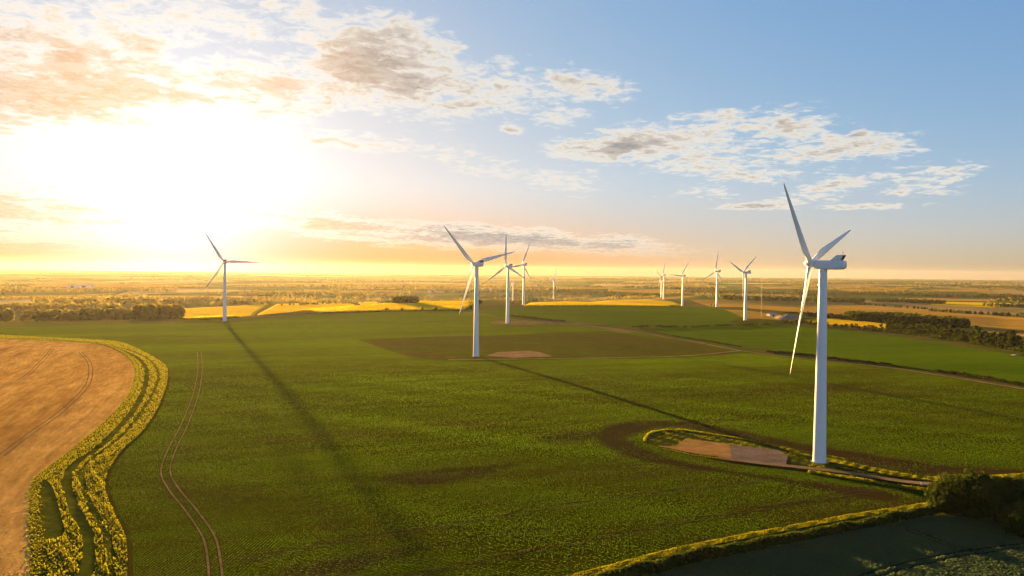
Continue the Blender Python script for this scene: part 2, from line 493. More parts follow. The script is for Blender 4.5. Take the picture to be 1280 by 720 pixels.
M_ROOF = plain_mat('barn_roof', (.42, .37, .34), .6, .3)
M_REDROOF = plain_mat('tile_roof', (.32, .14, .08), .8, .3)
M_SPOIL = plain_mat('spoil', (.22, .17, .13), .95, .3, .05)
M_CONC = plain_mat('concrete', (.42, .40, .37), .9, .2, .1)
M_SIGN = plain_mat('white_paint', (.8, .8, .78), .5, .08)
M_LEAF = leaf_mat('leaf_dark', (.015, .024, .005), (.042, .058, .010), .35)
M_LEAF2 = leaf_mat('leaf_mid', (.018, .028, .005), (.048, .062, .010), .35)
M_CROPLEAF = leaf_mat('crop_leaf', (.041, .090, .001), (.058, .132, .002), .5, (.12, .22, .003))
M_GRASS = leaf_mat('dry_grass', (.11, .125, .006), (.19, .185, .010), .5, (.33, .31, .013))
M_GRASSG = leaf_mat('green_grass', (.048, .074, .003), (.090, .115, .006), .5, (.19, .22, .01))
M_CROPFAR = leaf_mat('crop_leaf_lush', (.030, .085, .001), (.070, .17, .002), .5, (.16, .30, .003))
M_LEAFH = leaf_mat('leaf_haze_tint', (.045, .050, .008), (.10, .095, .016), .5, (.25, .2, .03))  # leaf colour lightened to paint in the sunlit haze over distant trees
M_STRAW = leaf_mat('straw', (.26, .14, .03), (.42, .25, .06), .35, (.5, .28, .06))
M_FLOWER = leaf_mat('rape_flower', (.68, .42, .003), (.88, .60, .004), .55, (1.0, .72, .004))

# ------------------------------------------------------------------ mesh helpers
def link(o, parent=None):
    COL.objects.link(o)
    if parent is not None: o.parent = parent
    return o
def tag(o, label=None, cat=None, group=None, kind=None):
    if label: o['label'] = label
    if cat: o['category'] = cat
    if group: o['group'] = group
    if kind: o['kind'] = kind
    return o
def mesh_np(name, V, F, material, smooth=False):
    """V (n,3) array, F (m,k) array of one polygon size"""
    me = bpy.data.meshes.new(name)
    V = np.ascontiguousarray(V, np.float32); F = np.ascontiguousarray(F, np.int32)
    me.vertices.add(len(V)); me.vertices.foreach_set('co', V.ravel())
    k = F.shape[1]
    me.loops.add(F.size); me.loops.foreach_set('vertex_index', F.ravel())
    me.polygons.add(len(F)); me.polygons.foreach_set('loop_start', np.arange(0, F.size, k, dtype=np.int32))
    me.polygons.foreach_set('use_smooth', np.full(len(F), smooth))
    me.materials.append(material)
    me.update(calc_edges=True)
    return me
def quads_mesh(name, C, A, Bv, material):
    n = len(C)
    V = np.stack([C - A - Bv, C + A - Bv, C + A + Bv, C - A + Bv], 1).reshape(-1, 3)
    return mesh_np(name, V, np.arange(4 * n).reshape(n, 4), material)
def obj(name, me, parent=None): return link(bpy.data.objects.new(name, me), parent)
def empty(name, loc, rz=0.0):
    o = bpy.data.objects.new(name, None); o.location = loc; o.rotation_euler = (0, 0, rz); o.empty_display_size = 1
    return link(o)
class MB:
    """boxes, tubes, lofts collected into one mesh"""
    def __init__(s): s.v = []; s.f = []
    def box(s, lo, hi):
        i = len(s.v)
        for z in (lo[2], hi[2]):
            s.v += [(lo[0], lo[1], z), (hi[0], lo[1], z), (hi[0], hi[1], z), (lo[0], hi[1], z)]
        s.f += [(i, i + 3, i + 2, i + 1), (i + 4, i + 5, i + 6, i + 7)] + [(i + k, i + (k + 1) % 4, i + 4 + (k + 1) % 4, i + 4 + k) for k in range(4)]
    def loft(s, rings, cap=True):
        i0 = len(s.v); n = len(rings[0])
        for r in rings: s.v += [tuple(p) for p in r]
        for a in range(len(rings) - 1):
            for k in range(n):
                k2 = (k + 1) % n
                s.f.append((i0 + a * n + k, i0 + a * n + k2, i0 + (a + 1) * n + k2, i0 + (a + 1) * n + k))
        if cap:
            s.f.append(tuple(i0 + k for k in reversed(range(n))))
            s.f.append(tuple(i0 + (len(rings) - 1) * n + k for k in range(n)))
    def tube(s, pts, rad, n=8, cap=True):
        rings = []
        pts = [Vector(p) for p in pts]
        for i, p in enumerate(pts):
            d = (pts[min(i + 1, len(pts) - 1)] - pts[max(i - 1, 0)]).normalized()
            a = d.orthogonal().normalized() if abs(d.z) < .99 else Vector((1, 0, 0))
            if abs(d.z) < .99: a = Vector((0, 0, 1)).cross(d).normalized()
            c = d.cross(a)
            r = rad[i] if hasattr(rad, '__len__') else rad
            rings.append([p + (a * math.cos(2 * math.pi * k / n) + c * math.sin(2 * math.pi * k / n)) * r for k in range(n)])
        s.loft(rings, cap)
    def mesh(s, name, material, smooth=False):
        me = bpy.data.meshes.new(name); me.from_pydata(s.v, [], s.f); me.materials.append(material)
        if smooth:
            for p in me.polygons: p.use_smooth = True
            try: me.set_sharp_from_angle(angle=R(38))
            except Exception: pass
        me.update()
        return me
    def build(s, name, material, parent=None, smooth=False): return obj(name, s.mesh(name, material, smooth), parent)

# ------------------------------------------------------------------ the ground sheet
def axis(lo, hi, step, a, c, grow=1.045):
    pos = [a]
    while pos[-1] < c: pos.append(pos[-1] + step)
    s = step
    while pos[-1] < hi: s *= grow; pos.append(pos[-1] + s)
    s = step; left = [a]
    while left[-1] > lo: s *= grow; left.append(left[-1] - s)
    return np.array(sorted(set(left + pos)))
gx = axis(-13000, 13000, 10, -520, 620); gy = axis(-2500, 14000, 10, 60, 1500, 1.04)
GX, GY = np.meshgrid(gx, gy)
GZ = H(GX, GY)
nx, ny = len(gx), len(gy)
idx = np.arange(nx * ny).reshape(ny, nx)
FF = np.stack([idx[:-1, :-1], idx[:-1, 1:], idx[1:, 1:], idx[1:, :-1]], -1).reshape(-1, 4)
tag(obj('ground', mesh_np('ground', np.stack([GX, GY, GZ], -1).reshape(-1, 3), FF, M_GROUND, True)), kind='structure')

def drape(name, poly, material, lift, kind='structure', label=None, skirt=0.0, cell=None, edgefade=None):
    """a sheet with outline poly (world xy) that follows the terrain"""
    poly = np.asarray(poly, float)
    lo, hi = poly.min(0), poly.max(0)
    area = max(1.0, (hi - lo).prod())
    cell = cell or max(8.0, math.sqrt(area / 5000))
    xs = np.arange(lo[0], hi[0], cell); ys = np.arange(lo[1], hi[1], cell)
    X, Y = np.meshgrid(xs, ys); X = X.ravel() + rng.uniform(-.01, .01, X.size); Y = Y.ravel()
    k = inside(poly, X, Y); X, Y = X[k], Y[k]
    if len(X):
        k = bdist(poly, X, Y) > cell * .35; X, Y = X[k], Y[k]
    n = len(poly)
    pts = [Vector(p) for p in poly] + [Vector(p) for p in zip(X, Y)]
    vo, eo, fo, *_ = delaunay_2d_cdt(pts, [(i, (i + 1) % n) for i in range(n)], [], 1, 1e-4)
    P = np.array([(p[0], p[1]) for p in vo])
    dist = np.hypot(P[:, 0], P[:, 1])
    z = H(P[:, 0], P[:, 1]) + lift * (1 + dist / 700.0)
    V = np.column_stack([P, z])
    Fc = [tuple(f) for f in fo]
    if skirt:
        cnt = {}
        for f in Fc:
            for a, c in zip(f, f[1:] + f[:1]): cnt[(a, c)] = 1
        bd = [e for e in cnt if (e[1], e[0]) not in cnt]
        used = sorted({i for e in bd for i in e}); mp = {u: len(V) + i for i, u in enumerate(used)}
        low = V[used].copy(); low[:, 2] -= skirt
        V = np.vstack([V, low])
        Fc += [(a, mp[a], mp[c], c) for a, c in bd]
    me = bpy.data.meshes.new(name); me.from_pydata(V.tolist(), [], Fc); me.materials.append(material)
    if edgefade:
        at = me.attributes.new('edge', 'FLOAT', 'POINT')
        at.data.foreach_set('value', np.clip(bdist(poly, V[:, 0], V[:, 1]) / edgefade, 0, 1).astype(np.float32))
    me.update()
    if len(me.polygons):
        nz = me.polygons[0].normal.z
        if nz < 0: me.flip_normals()
    for p in me.polygons: p.use_smooth = True
    o = obj(name, me)
    return tag(o, label, kind=kind)

def ribbon_poly(path, width):
    """outline of a strip of given width (m, scalar or per point) along a world path"""
    path = np.asarray(path, float)
    t = np.gradient(path, axis=0); t /= np.linalg.norm(t, axis=1)[:, None] + 1e-9
    nrm = np.column_stack([-t[:, 1], t[:, 0]])
    w = np.broadcast_to(np.asarray(width, float), (len(path),))[:, None] * .5
    return np.vstack([path + nrm * w, (path - nrm * w)[::-1]])
def strip(name, path, width, material, lift, label=None, kind='structure'):
    """a narrow ribbon mesh following the terrain"""
    path = np.asarray(path, float)
    t = np.gradient(path, axis=0); t /= np.linalg.norm(t, axis=1)[:, None] + 1e-9
    nrm = np.column_stack([-t[:, 1], t[:, 0]])
    w = np.broadcast_to(np.asarray(width, float), (len(path),))[:, None] * .5
    L = []
    for q in (-1, 0, 1):
        p = path + nrm * w * q
        L.append(np.column_stack([p, H(p[:, 0], p[:, 1]) + lift * (1 + np.hypot(p[:, 0], p[:, 1]) / 700)]))
    V = np.stack(L, 1).reshape(-1, 3); n = len(path)
    I = np.arange(n * 3).reshape(n, 3)
    Fq = np.concatenate([np.stack([I[:-1, k], I[:-1, k + 1], I[1:, k + 1], I[1:, k]], -1).reshape(-1, 4) for k in (0, 1)])
    me = mesh_np(name, V, Fq, material, True)
    if me.polygons[0].normal.z < 0: me.flip_normals()
    return tag(obj(name, me), label, kind=kind)
def path(pts, n=8): return catmull(np.array([ground(*p) for p in pts]), n)

# ------------------------------------------------------------------ fields, tracks and pads
P_CROP = gpts([(-120, 410), (60, 407.5), (160, 405.5), (281, 403), (350, 398), (420, 393.5), (500, 389.5), (560, 388.3), (600, 391), (660, 399), (720, 406),
               (790, 416), (900, 434), (960, 443), (1114, 461), (1200, 474), (1300, 490), (1420, 512), (1500, 560), (1420, 585), (1280, 597), (1200, 603), (1170, 612),
               (1166, 632), (1100, 645), (1000, 662), (860, 692), (740, 723), (600, 770), (400, 850), (200, 850), (160, 780), (158, 715), (156, 672), (141, 640), (130, 602),
               (150, 566), (181, 535), (201, 500), (209, 470), (203, 455), (175, 439), (146, 428), (80, 423), (0, 419), (-120, 416)], smooth=True, n=4)
drape('crop_field', P_CROP, M_CROP, .05)
P_FALLOW = gpts([(447, 424.5), (540, 421), (640, 419), (700, 415), (760, 414), (800, 420), (860, 428), (912, 438), (915, 442), (800, 447.5), (700, 448.5), (600, 450), (545, 450.5), (510, 446), (480, 436)], smooth=False)
drape('fallow_field', P_FALLOW, M_FALLOW, .09)
P_STUB = gpts([(-260, 428), (0, 423), (80, 426), (130, 431), (158, 444), (170, 462), (164, 490), (140, 520), (100, 555), (64, 583), (42, 604), (38, 650), (40, 700), (36, 760), (0, 850), (-260, 850)], n=5)
drape('stubble_field', P_STUB, M_STUB, .09, cell=6.5, edgefade=160.0)
P_MARGIN = gpts([(-120, 416), (0, 419), (80, 423), (146, 427), (176, 438), (204, 454.5), (210, 470), (202, 500), (182, 535), (151, 566), (131, 602), (142, 640), (157, 672), (159, 715), (161, 780), (180, 850),
                 (20, 850), (34, 760), (38, 700), (36, 650), (40, 604), (62, 583), (98, 555), (138, 520), (162, 490), (168, 462), (156, 445), (128, 432), (80, 427), (0, 424), (-120, 421)], n=4)
drape('grass_margin', P_MARGIN, M_VERGE, .12)
P_MIDGREEN = gpts([(600, 389.5), (645, 386), (660, 384.2), (760, 383.2), (850, 384), (905, 386.5), (921, 392), (928, 400), (918, 405.5), (860, 408), (790, 408.5), (740, 405), (690, 400.5), (640, 396)], n=4)
drape('green_field', P_MIDGREEN, M_GREEN, .09)
P_EASTGREEN = gpts([(795, 411), (870, 409), (960, 405.5), (1040, 411.5), (1110, 420), (1180, 430), (1280, 446), (1420, 468), (1420, 508), (1290, 483), (1200, 468), (1110, 455), (960, 436), (920, 432), (860, 423)], smooth=False)
drape('green_field', P_EASTGREEN, M_GREEN, .09)
P_YA = gpts([(322, 394), (346, 381.5), (400, 379.6), (470, 378.3), (540, 377.6), (592, 377.4), (590, 382), (580, 387), (480, 388.8), (400, 391)], smooth=False)
P_YB = gpts([(204, 391), (214, 388), (280, 384.5), (336, 381), (320, 391.5), (290, 396.5), (250, 398), (222, 398)], smooth=False)
P_YC = gpts([(655, 383), (664, 380), (700, 378.4), (760, 377), (812, 375.6), (840, 378), (852, 381.5), (836, 383.6), (750, 382.6)], smooth=False)
for P_ in (P_YA, P_YB, P_YC): drape('rapeseed_field', P_, M_YELLOW, .7, skirt=1.6)
drape('gold_field', gpts([(862, 375), (905, 374.5), (960, 376.5), (1065, 380.5), (1160, 386), (1290, 398), (1420, 412), (1420, 440), (1290, 422), (1210, 412.5), (1130, 404), (1060, 396), (1000, 391), (940, 386), (880, 381)], smooth=False), M_GOLD, .09)
drape('gold_field', gpts([(905, 387), (932, 388), (955, 391.5), (990, 396), (1000, 400), (960, 403.5), (930, 403), (930, 398)], smooth=False), M_GOLD, .13)
drape('rapeseed_field', gpts([(1005, 400), (1042, 398), (1075, 400.5), (1116, 406.5), (1106, 410.5), (1060, 407), (1020, 405)], smooth=False), M_YELLOW, .09)
P_SOUTH = gpts([(700, 745), (860, 703), (1000, 675), (1100, 656), (1165, 645), (1280, 652), (1450, 690), (1500, 850), (800, 850), (640, 800)], smooth=False)
drape('cereal_field', P_SOUTH, M_BARLEY, .05)
# far fields in the plain
for pts, m_ in [
    ([(380, 362.2), (500, 362.8), (555, 364.2), (555, 365.6), (470, 365.2), (380, 364.2)], M_GOLD),
    ([(695, 359.3), (748, 359.3), (760, 361), (695, 361.5)], M_GOLD),
    ([(760, 361.8), (880, 364.2), (880, 367), (825, 366.6), (760, 364.3)], M_GOLD),
    ([(852, 356), (905, 357), (908, 360), (860, 358.6)], M_GOLD),
    ([(945, 357.8), (1000, 359), (1000, 361.5), (955, 361)], M_GOLD),
    ([(1045, 360), (1100, 359.5), (1136, 361), (1130, 363.4), (1075, 365.4), (1048, 363)], M_GOLD),
    ([(1158, 377), (1262, 379), (1266, 382), (1240, 384.5), (1165, 381)], M_YELLOW),
    ([(1120, 373), (1160, 372.5), (1240, 374.5), (1240, 377), (1120, 375.5)], M_GOLD),
    ([(30, 355.5), (60, 353.5), (190, 354.5), (280, 358), (180, 359.5), (40, 359)], M_GOLD),
    ([(-40, 371), (90, 369), (150, 366.5), (60, 374), (-40, 375)], M_GOLD),
    ([(0, 344), (60, 345.5), (40, 349), (0, 350)], M_GOLD),
    ([(290, 372.5), (330, 371.5), (390, 373), (385, 377), (300, 377)], M_GOLD),
    ([(500, 356), (600, 355), (640, 357), (560, 358.5)], M_GOLD),
    ([(1160, 362), (1235, 362), (1240, 365), (1175, 364.5)], M_GOLD),
    ([(1110, 350.2), (1165, 350.8), (1165, 352), (1110, 351.6)], M_GREEN),
    ([(630, 369), (700, 366), (760, 369), (700, 371.5)], M_GREEN),
    ([(540, 370), (620, 367), (640, 372), (560, 375)], M_GREEN),
    ([(664, 371.2), (720, 370.4), (820, 371.8), (815, 373.8), (720, 374.6), (664, 374.6)], M_BLUEGREY)]:
    nm = {M_GOLD: 'gold_field', M_YELLOW: 'rapeseed_field', M_GREEN: 'green_field', M_BLUEGREY: 'grey_field'}[m_]
    drape(nm, gpts(pts, smooth=False), m_, .12)

# bare soil worn by the crane round the near pad and streaks in the crop
for pts in ([(735, 548), (752, 532), (800, 524), (870, 527), (950, 541), (1000, 552), (1100, 568), (1200, 582), (1280, 584), (1280, 596), (1180, 598), (1060, 584), (1000, 566), (900, 545), (840, 536), (800, 546), (804, 556),
             (860, 575), (960, 592), (1060, 604), (1130, 618), (1120, 630), (1040, 618), (940, 600), (840, 586), (770, 570)],
            [(440, 600), (520, 585), (640, 575), (720, 560), (735, 552), (640, 590), (540, 612)],
            [(300, 720), (420, 690), (560, 668), (700, 650), (700, 668), (560, 690), (460, 720), (380, 742)],
            [(660, 548), (720, 536), (760, 540), (735, 556), (690, 560)]):
    drape('bare_soil', gpts(pts, n=4), M_SOIL, .10, edgefade=7.0, cell=3.5)

# near pad: grass island, orange earth, mauve gravel
P_ISLAND = gpts([(804, 550), (812, 541), (845, 537.5), (900, 545), (960, 555), (1010, 565), (1060, 575), (1060, 588), (985, 582), (900, 572), (840, 562)], n=4)
drape('pad_grass', P_ISLAND, M_DKGRASS, .14)
P_ORANGE = gpts([(822, 558), (843, 559), (857, 549), (912, 556), (916, 574), (870, 568)], smooth=False)
drape('earth_pad', P_ORANGE, M_ORANGE, .20)
P_MAUVE = gpts([(912, 556.5), (975, 564), (985, 572), (982, 582.5), (914, 574)], smooth=False)
drape('gravel_pad', P_MAUVE, M_MAUVE, .22)
TRACK1 = path([(900, 573.5), (960, 581), (1010, 586), (1060, 592), (1110, 600), (1160, 605.5), (1220, 606), (1290, 602), (1400, 590)])
strip('gravel_track', TRACK1, 3.4, M_GRAVEL, .26)
VERGE1 = path([(985, 568), (1040, 577), (1100, 590), (1150, 598), (1200, 600), (1290, 595), (1400, 580)])
strip('verge', VERGE1, 5.5, M_VERGE, .18)
RIM = path([(806, 552), (808, 546), (818, 540.5), (845, 537.5), (900, 545), (945, 552)])
# long farm track beside the hedge
TRACK2 = path([(570, 389.5), (600, 393), (640, 399.5), (700, 405), (740, 408), (780, 412.5), (815, 419), (870, 428), (915, 437), (960, 443.5), (1060, 454.5), (1114, 460.5), (1170, 469), (1280, 487), (1420, 512)])
strip('farm_track', TRACK2, 4.0, M_GRAVEL, .22)
strip('farm_track', path([(640, 402), (700, 405.5), (740, 408), (790, 416)]), 14.0, M_RUT, .16)
# middle pad
drape('pad_grass', gpts([(553, 450), (572, 444.6), (600, 441), (640, 439.5), (670, 438.5), (720, 441), (720, 447.5), (640, 450.3), (590, 451)], n=4), M_VERGE, .14)
drape('gravel_pad', gpts([(608, 445), (622, 440.6), (662, 439), (676, 441), (690, 446), (640, 447.8)], smooth=False), M_GRAVEL, .20)
strip('farm_track', path([(560, 450.2), (600, 450), (680, 449), (760, 447.8), (860, 445), (925, 439)]), 3.5, M_GRAVEL, .24)
# other turbine stands
drape('turbine_stand', gpts([(612, 404), (632, 401.5), (700, 402.5), (760, 406), (700, 405.6), (640, 406.6)], n=4), M_RUT, .17)
drape('turbine_stand', gpts([(912, 402.5), (932, 399), (970, 400), (990, 403), (940, 405)], n=4), M_VERGE, .17)
drape('turbine_stand', gpts([(225, 401.5), (281, 399.2), (340, 396), (300, 402.5), (281, 404.5), (250, 404)], n=4), M_VERGE, .17)

# wheel ruts in the crop, tramlines in the cereal
RUT = path([(249, 440), (250, 462), (245, 492), (231, 530), (216, 560), (207, 588), (216, 610), (240, 640), (261, 672), (268, 705), (270, 740), (270, 800)], 10)
def offset(path_, d):
    t = np.gradient(path_, axis=0); t /= np.linalg.norm(t, axis=1)[:, None] + 1e-9
    return path_ + np.column_stack([-t[:, 1], t[:, 0]]) * d
for s_ in (-1, 1): strip('wheel_rut', offset(RUT, s_ * 1.3), 0.5, M_RUT, .12)
TRAM = path([(1060, 730), (1110, 714), (1150, 704), (1200, 694), (1280, 683), (1400, 672)])
for s_ in (-1, 1): strip('tramline', offset(TRAM, s_ * 1.1), 0.9, M_TRAM, .12)
for pts_ in ([(300, 700), (430, 676), (560, 656), (700, 633), (850, 613), (960, 601)], [(470, 728), (640, 694), (800, 663), (960, 634), (1090, 613)]):
    for s_ in (-1, 1): strip('tramline', offset(path(pts_), s_ * 1.0), 0.42, M_RUT2, .11)
TRAM2 = path([(1135, 662), (1160, 672), (1190, 684), (1230, 692)])
for s_ in (-1, 1): strip('tramline', offset(TRAM2, s_ * 1.0), 0.8, M_TRAM, .12)
STUBT = [path([(0, 571), (40, 541), (80, 512), (110, 480), (112, 455), (100, 440)]), path([(-60, 500), (20, 478), (52, 452), (66, 436)])]
for p_ in STUBT:
    for s_ in (-1, 1): strip('wheel_rut', offset(p_, s_ * 1.0), 0.5, M_RUT, .14)

# ------------------------------------------------------------------ wind turbines
def blade_mesh():
    mb = MB(); rings = []
    L = 40.0
    for r, ch, th, tw, bl in [(0.6, 1.9, 1.9, 0, 1), (2.2, 1.9, 1.9, 18, 1), (4.0, 2.3, 1.6, 17, .7), (6.5, 3.1, 1.15, 15, .3), (9, 3.4, .9, 12, 0), (13, 3.05, .66, 9, 0), (18, 2.5, .48, 6, 0),
                              (24, 1.95, .34, 3.5, 0), (30, 1.45, .23, 2, 0), (35, 1.05, .15, 1, 0), (38, .75, .10, 0, 0), (39.4, .42, .06, 0, 0), (40, .12, .02, 0, 0)]:
        ring = []
        n = 14
        a0 = R(tw - 14)
        for k in range(n):
            t = 2 * math.pi * k / n
            cx, cy = math.cos(t), math.sin(t)
            # airfoil: thick towards the leading edge (+x)
            x = ch * (.5 * cx + (0 if bl == 1 else -.18 * (1 - bl)))
            y = th * .5 * cy * (bl + (1 - bl) * (0.55 + .45 * cx) ** .8 if cx > -.98 else bl)
            ring.append((x * math.cos(a0) - y * math.sin(a0), x * math.sin(a0) + y * math.cos(a0), r))
        rings.append(ring)
    mb.loft(rings)
    return mb.mesh('blade', M_WHITE, True)
def tower_mesh():
    mb = MB(); rings = []
    for z in np.linspace(-.4, HUB - 1.72, 25):
        f = (z + .4) / HUB
        r = 2.25 - .95 * f
        rings.append([(r * math.cos(2 * math.pi * k / 40), r * math.sin(2 * math.pi * k / 40), z) for k in range(40)])
    mb.loft(rings)
    return mb.mesh('tower', M_WHITE, True)
def flange_mesh(z):
    mb = MB(); r = 2.25 - .95 * (z + .4) / HUB + .035
    mb.loft([[(r * math.cos(2 * math.pi * k / 40), r * math.sin(2 * math.pi * k / 40), z + q) for k in range(40)] for q in (-.09, .09)])
    return mb.mesh('flange', M_WHITE, True)
def nacelle_mesh():
    mb = MB(); rings = []
    def rr(y, w, lo, hi, c=.45):
        pts = []
        for sx, sz, a in ((1, 1, 0), (-1, 1, 90), (-1, -1, 180), (1, -1, 270)):
            for q in (0, 30, 60, 90):
                cx = sx * (w - c); cz = (hi - c) if sz > 0 else (lo + c)
                pts.append((cx + c * math.cos(R(a + q)), y, cz + c * math.sin(R(a + q))))
        return pts
    for y, w, lo, hi in ((2.9, 1.1, -1.1, 1.15), (2.4, 1.4, -1.5, 1.45), (0, 1.55, -1.7, 1.55), (-4, 1.55, -1.7, 1.55), (-6.3, 1.52, -1.65, 1.5), (-7.3, 1.35, -1.25, 1.3), (-7.6, 1.0, -.8, .9)):
        rings.append(rr(y, w, lo, hi))
    mb.loft(rings)
    return mb.mesh('nacelle', M_WHITE, True)
def cooler_mesh():
    mb = MB()
    prof = [(-2.8, 1.56), (-4.9, 3.35), (-7.2, 3.4), (-6.1, 1.48)]
    ring = lambda x: [(x, y, z) for y, z in prof]
    mb.loft([ring(-1.45), ring(1.45)])
    return mb.mesh('cooler', M_WHITE)
def radiator_mesh():
    mb = MB()
    d = Vector((0, -1.1, 1.92)).normalized(); nrm = Vector((0, -1.92, -1.1)).normalized()
    a = Vector((0, -6.12, 1.5))
    for x0, x1 in ((-1.3, -.05), (.05, 1.3)):
        p = [Vector((x0, 0, 0)) + a + d * .1, Vector((x1, 0, 0)) + a + d * .1, Vector((x1, 0, 0)) + a + d * 1.9, Vector((x0, 0, 0)) + a + d * 1.9]
        mb.loft([[q for q in p], [q + nrm * .06 for q in p]])
    return mb.mesh('radiator', M_DARKMETAL)
def hub_mesh():
    mb = MB(); rings = []
    for y, r in ((2.9, 1.25), (3.3, 1.55), (4.6, 1.6), (5.4, 1.4), (6.1, 1.0), (6.55, .55), (6.7, .15)):
        rings.append([(r * math.cos(2 * math.pi * k / 24), y, r * math.sin(2 * math.pi * k / 24)) for k in range(24)])
    mb.loft(rings)
    return mb.mesh('hub', M_WHITE, True)
def mast_light_mesh():
    mb = MB(); mb.tube([(0, -6.4, 3.3), (0, -6.4, 4.5)], .05, 6); mb.tube([(.7, -6.4, 3.3), (.7, -6.4, 4.2)], .05, 6); mb.box((.55, -6.5, 4.2), (.85, -6.3, 4.35))
    return mb.mesh('wind_vane', M_DARKMETAL)
def plinth_mesh():
    mb = MB()
    mb.loft([[(r * math.cos(2 * math.pi * k / 40), r * math.sin(2 * math.pi * k / 40), z) for k in range(40)] for r, z in ((3.0, -.8), (3.0, .18), (2.85, .28))])
    return mb.mesh('foundation', M_CONC)
ME = dict(blade=blade_mesh(), tower=tower_mesh(), nacelle=nacelle_mesh(), cooler=cooler_mesh(), radiator=radiator_mesh(), hub=hub_mesh(), vane=mast_light_mesh(), plinth=plinth_mesh())
FL = [flange_mesh(z) for z in (18, 36, 53)]
for (px, py, hy, ph, yaw, lab), (x, y, z) in zip(TURB, TPOS):
    z = float(H(x, y))
    t = empty('wind_turbine', (x, y, z), R(-yaw))
    tag(t, lab, 'wind turbine', 'wind turbines on the farmland')
    obj('foundation', ME['plinth'], t)
    tw = obj('tower', ME['tower'], t)
    for f in FL: obj('flange', f, tw)
    n = obj('nacelle', ME['nacelle'], t); n.location = (0, 0, HUB)
    c = obj('cooler', ME['cooler'], n); obj('wind_vane', ME['vane'], n)
    obj('radiator', ME['radiator'], n)
    Mt = Matrix.Translation((0, 0, HUB)) @ Matrix.Rotation(R(5.5), 4, 'X')
    h = obj('hub', ME['hub'], t); h.matrix_local = Mt
    for p in ph:
        bl = obj('blade', ME['blade'], t)
        bl.matrix_local = Mt @ Matrix.Translation((0, 4.5, 0)) @ Matrix.Rotation(R(p), 4, 'Y')

# ------------------------------------------------------------------ trees, hedges, woods
def rand_unit(n):
    v = rng.normal(size=(n, 3)); return v / np.linalg.norm(v, axis=1)[:, None]
def leaf_quads(C, N, size, aspect=.6):
    """quads centred on C, roughly facing N with jitter"""
    n = len(C)
    N = N + .8 * rand_unit(n); N /= np.linalg.norm(N, axis=1)[:, None]
    A = np.cross(N, rand_unit(n)); A /= np.linalg.norm(A, axis=1)[:, None] + 1e-9
    Bv = np.cross(N, A)
    s = size * rng.uniform(.6, 1.3, (n, 1)) * .5
    return C, A * s, Bv * s * aspect
def crown_arrays(h, rad, base, clumps, per, leaf, flat=1.0):
    """leaf clumps through an uneven crown volume; returns C, A, B"""
    ch = (h - base)
    cen = []
    while len(cen) < clumps:
        p = rng.uniform(-1, 1, 3)
        q = np.linalg.norm(p)
        if q > 1 or q < .35: continue
        wob = 1 + .25 * math.sin(3 * math.atan2(p[1], p[0]) + h) + .1 * rng.normal()
        z = base + ch * (.5 + .5 * p[2])
        taper = 1 - .35 * max(0, p[2]) ** 2
        cen.append((p[0] * rad * wob * taper * .85, p[1] * rad * wob * taper * .85, z))
    cen = np.array(cen)
    cr = rad * rng.uniform(.16, .32, clumps)
    i = np.repeat(np.arange(clumps), per)
    u = rand_unit(len(i))
    C = cen[i] + u * (cr[i] * rng.uniform(.55, 1.05, len(i)))[:, None] * np.array([1, 1, .8 * flat])
    k = C[:, 2] > base * .4
    return leaf_quads(C[k], u[k], leaf)
def trunk_mb(h, rad, base):
    mb = MB(); r0 = max(.12, h * .022)
    mb.tube([(0, 0, -.3), (.05 * r0, 0, base), (.3 * r0, .2, h * .7)], [r0 * 1.2, r0 * .8, r0 * .25], 8)
    for k in range(6):
        a = k * 1.05 + random.random(); z0 = base * .8 + (h - base) * .06 * k
        mb.tube([(0, 0, z0), (math.cos(a) * rad * .3, math.sin(a) * rad * .3, z0 + h * .14), (math.cos(a) * rad * .65, math.sin(a) * rad * .65, z0 + h * .24)], [r0 * .45, r0 * .3, r0 * .1], 5)
    return mb
def tree_proto(h, rad, base, clumps, per, leaf, m=None):
    return (trunk_mb(h, rad, base).mesh('trunk', M_BARK), quads_mesh('crown', *crown_arrays(h, rad, base, clumps, per, leaf), m or M_LEAF))
PROTO = [tree_proto(10 + i, 4.2 + .4 * (i % 3), 1.0, 34, 42, 1.0, M_LEAF if i % 2 else M_LEAF2) for i in range(6)]
SMALL = [tree_proto(4.5 + .4 * i, 2.6, .8, 16, 40, .6) for i in range(3)]
def place_tree(x, y, proto, scale, label, group=None, name='tree', cat='tree', rz=None, sink=.15):
    t = empty(name, (x, y, float(H(x, y)) - sink), rz if rz is not None else random.uniform(0, 6.28))
    t.scale = (scale[0], scale[0], scale[1]) if hasattr(scale, '__len__') else (scale,) * 3
    tag(t, label, cat, group)
    obj('trunk', proto[0], t); obj('crown', proto[1], t)
    return t

# the big bushy trees at the field corner, close to the camera
for (px, py, h, rad, base, lab) in [
    (1216, 645, 12.5, 9.0, .4, "broad dark bushy tree at the field corner beside the gravel track"),
    (1181, 640, 8.0, 5.0, .2, "low rounded bush at the left foot of the big corner tree"),
    (1266, 650, 11.5, 8.0, .3, "dark bushy tree cut by the right picture edge below the track"),
    (1280, 668, 8.0, 6.5, .1, "low dark bush at the right picture edge in front of the corner trees")]:
    x, y = ground(px, py)
    t = empty('corner_tree', (x, y, float(H(x, y)) - .2)); tag(t, lab, 'tree', 'trees at the field corner')
    trunk_mb(h, rad, max(.6, base)).build('trunk', M_BARK, t)
    obj('crown', quads_mesh('crown', *crown_arrays(h, rad, base, 130, 240, .45), M_LEAF), t)

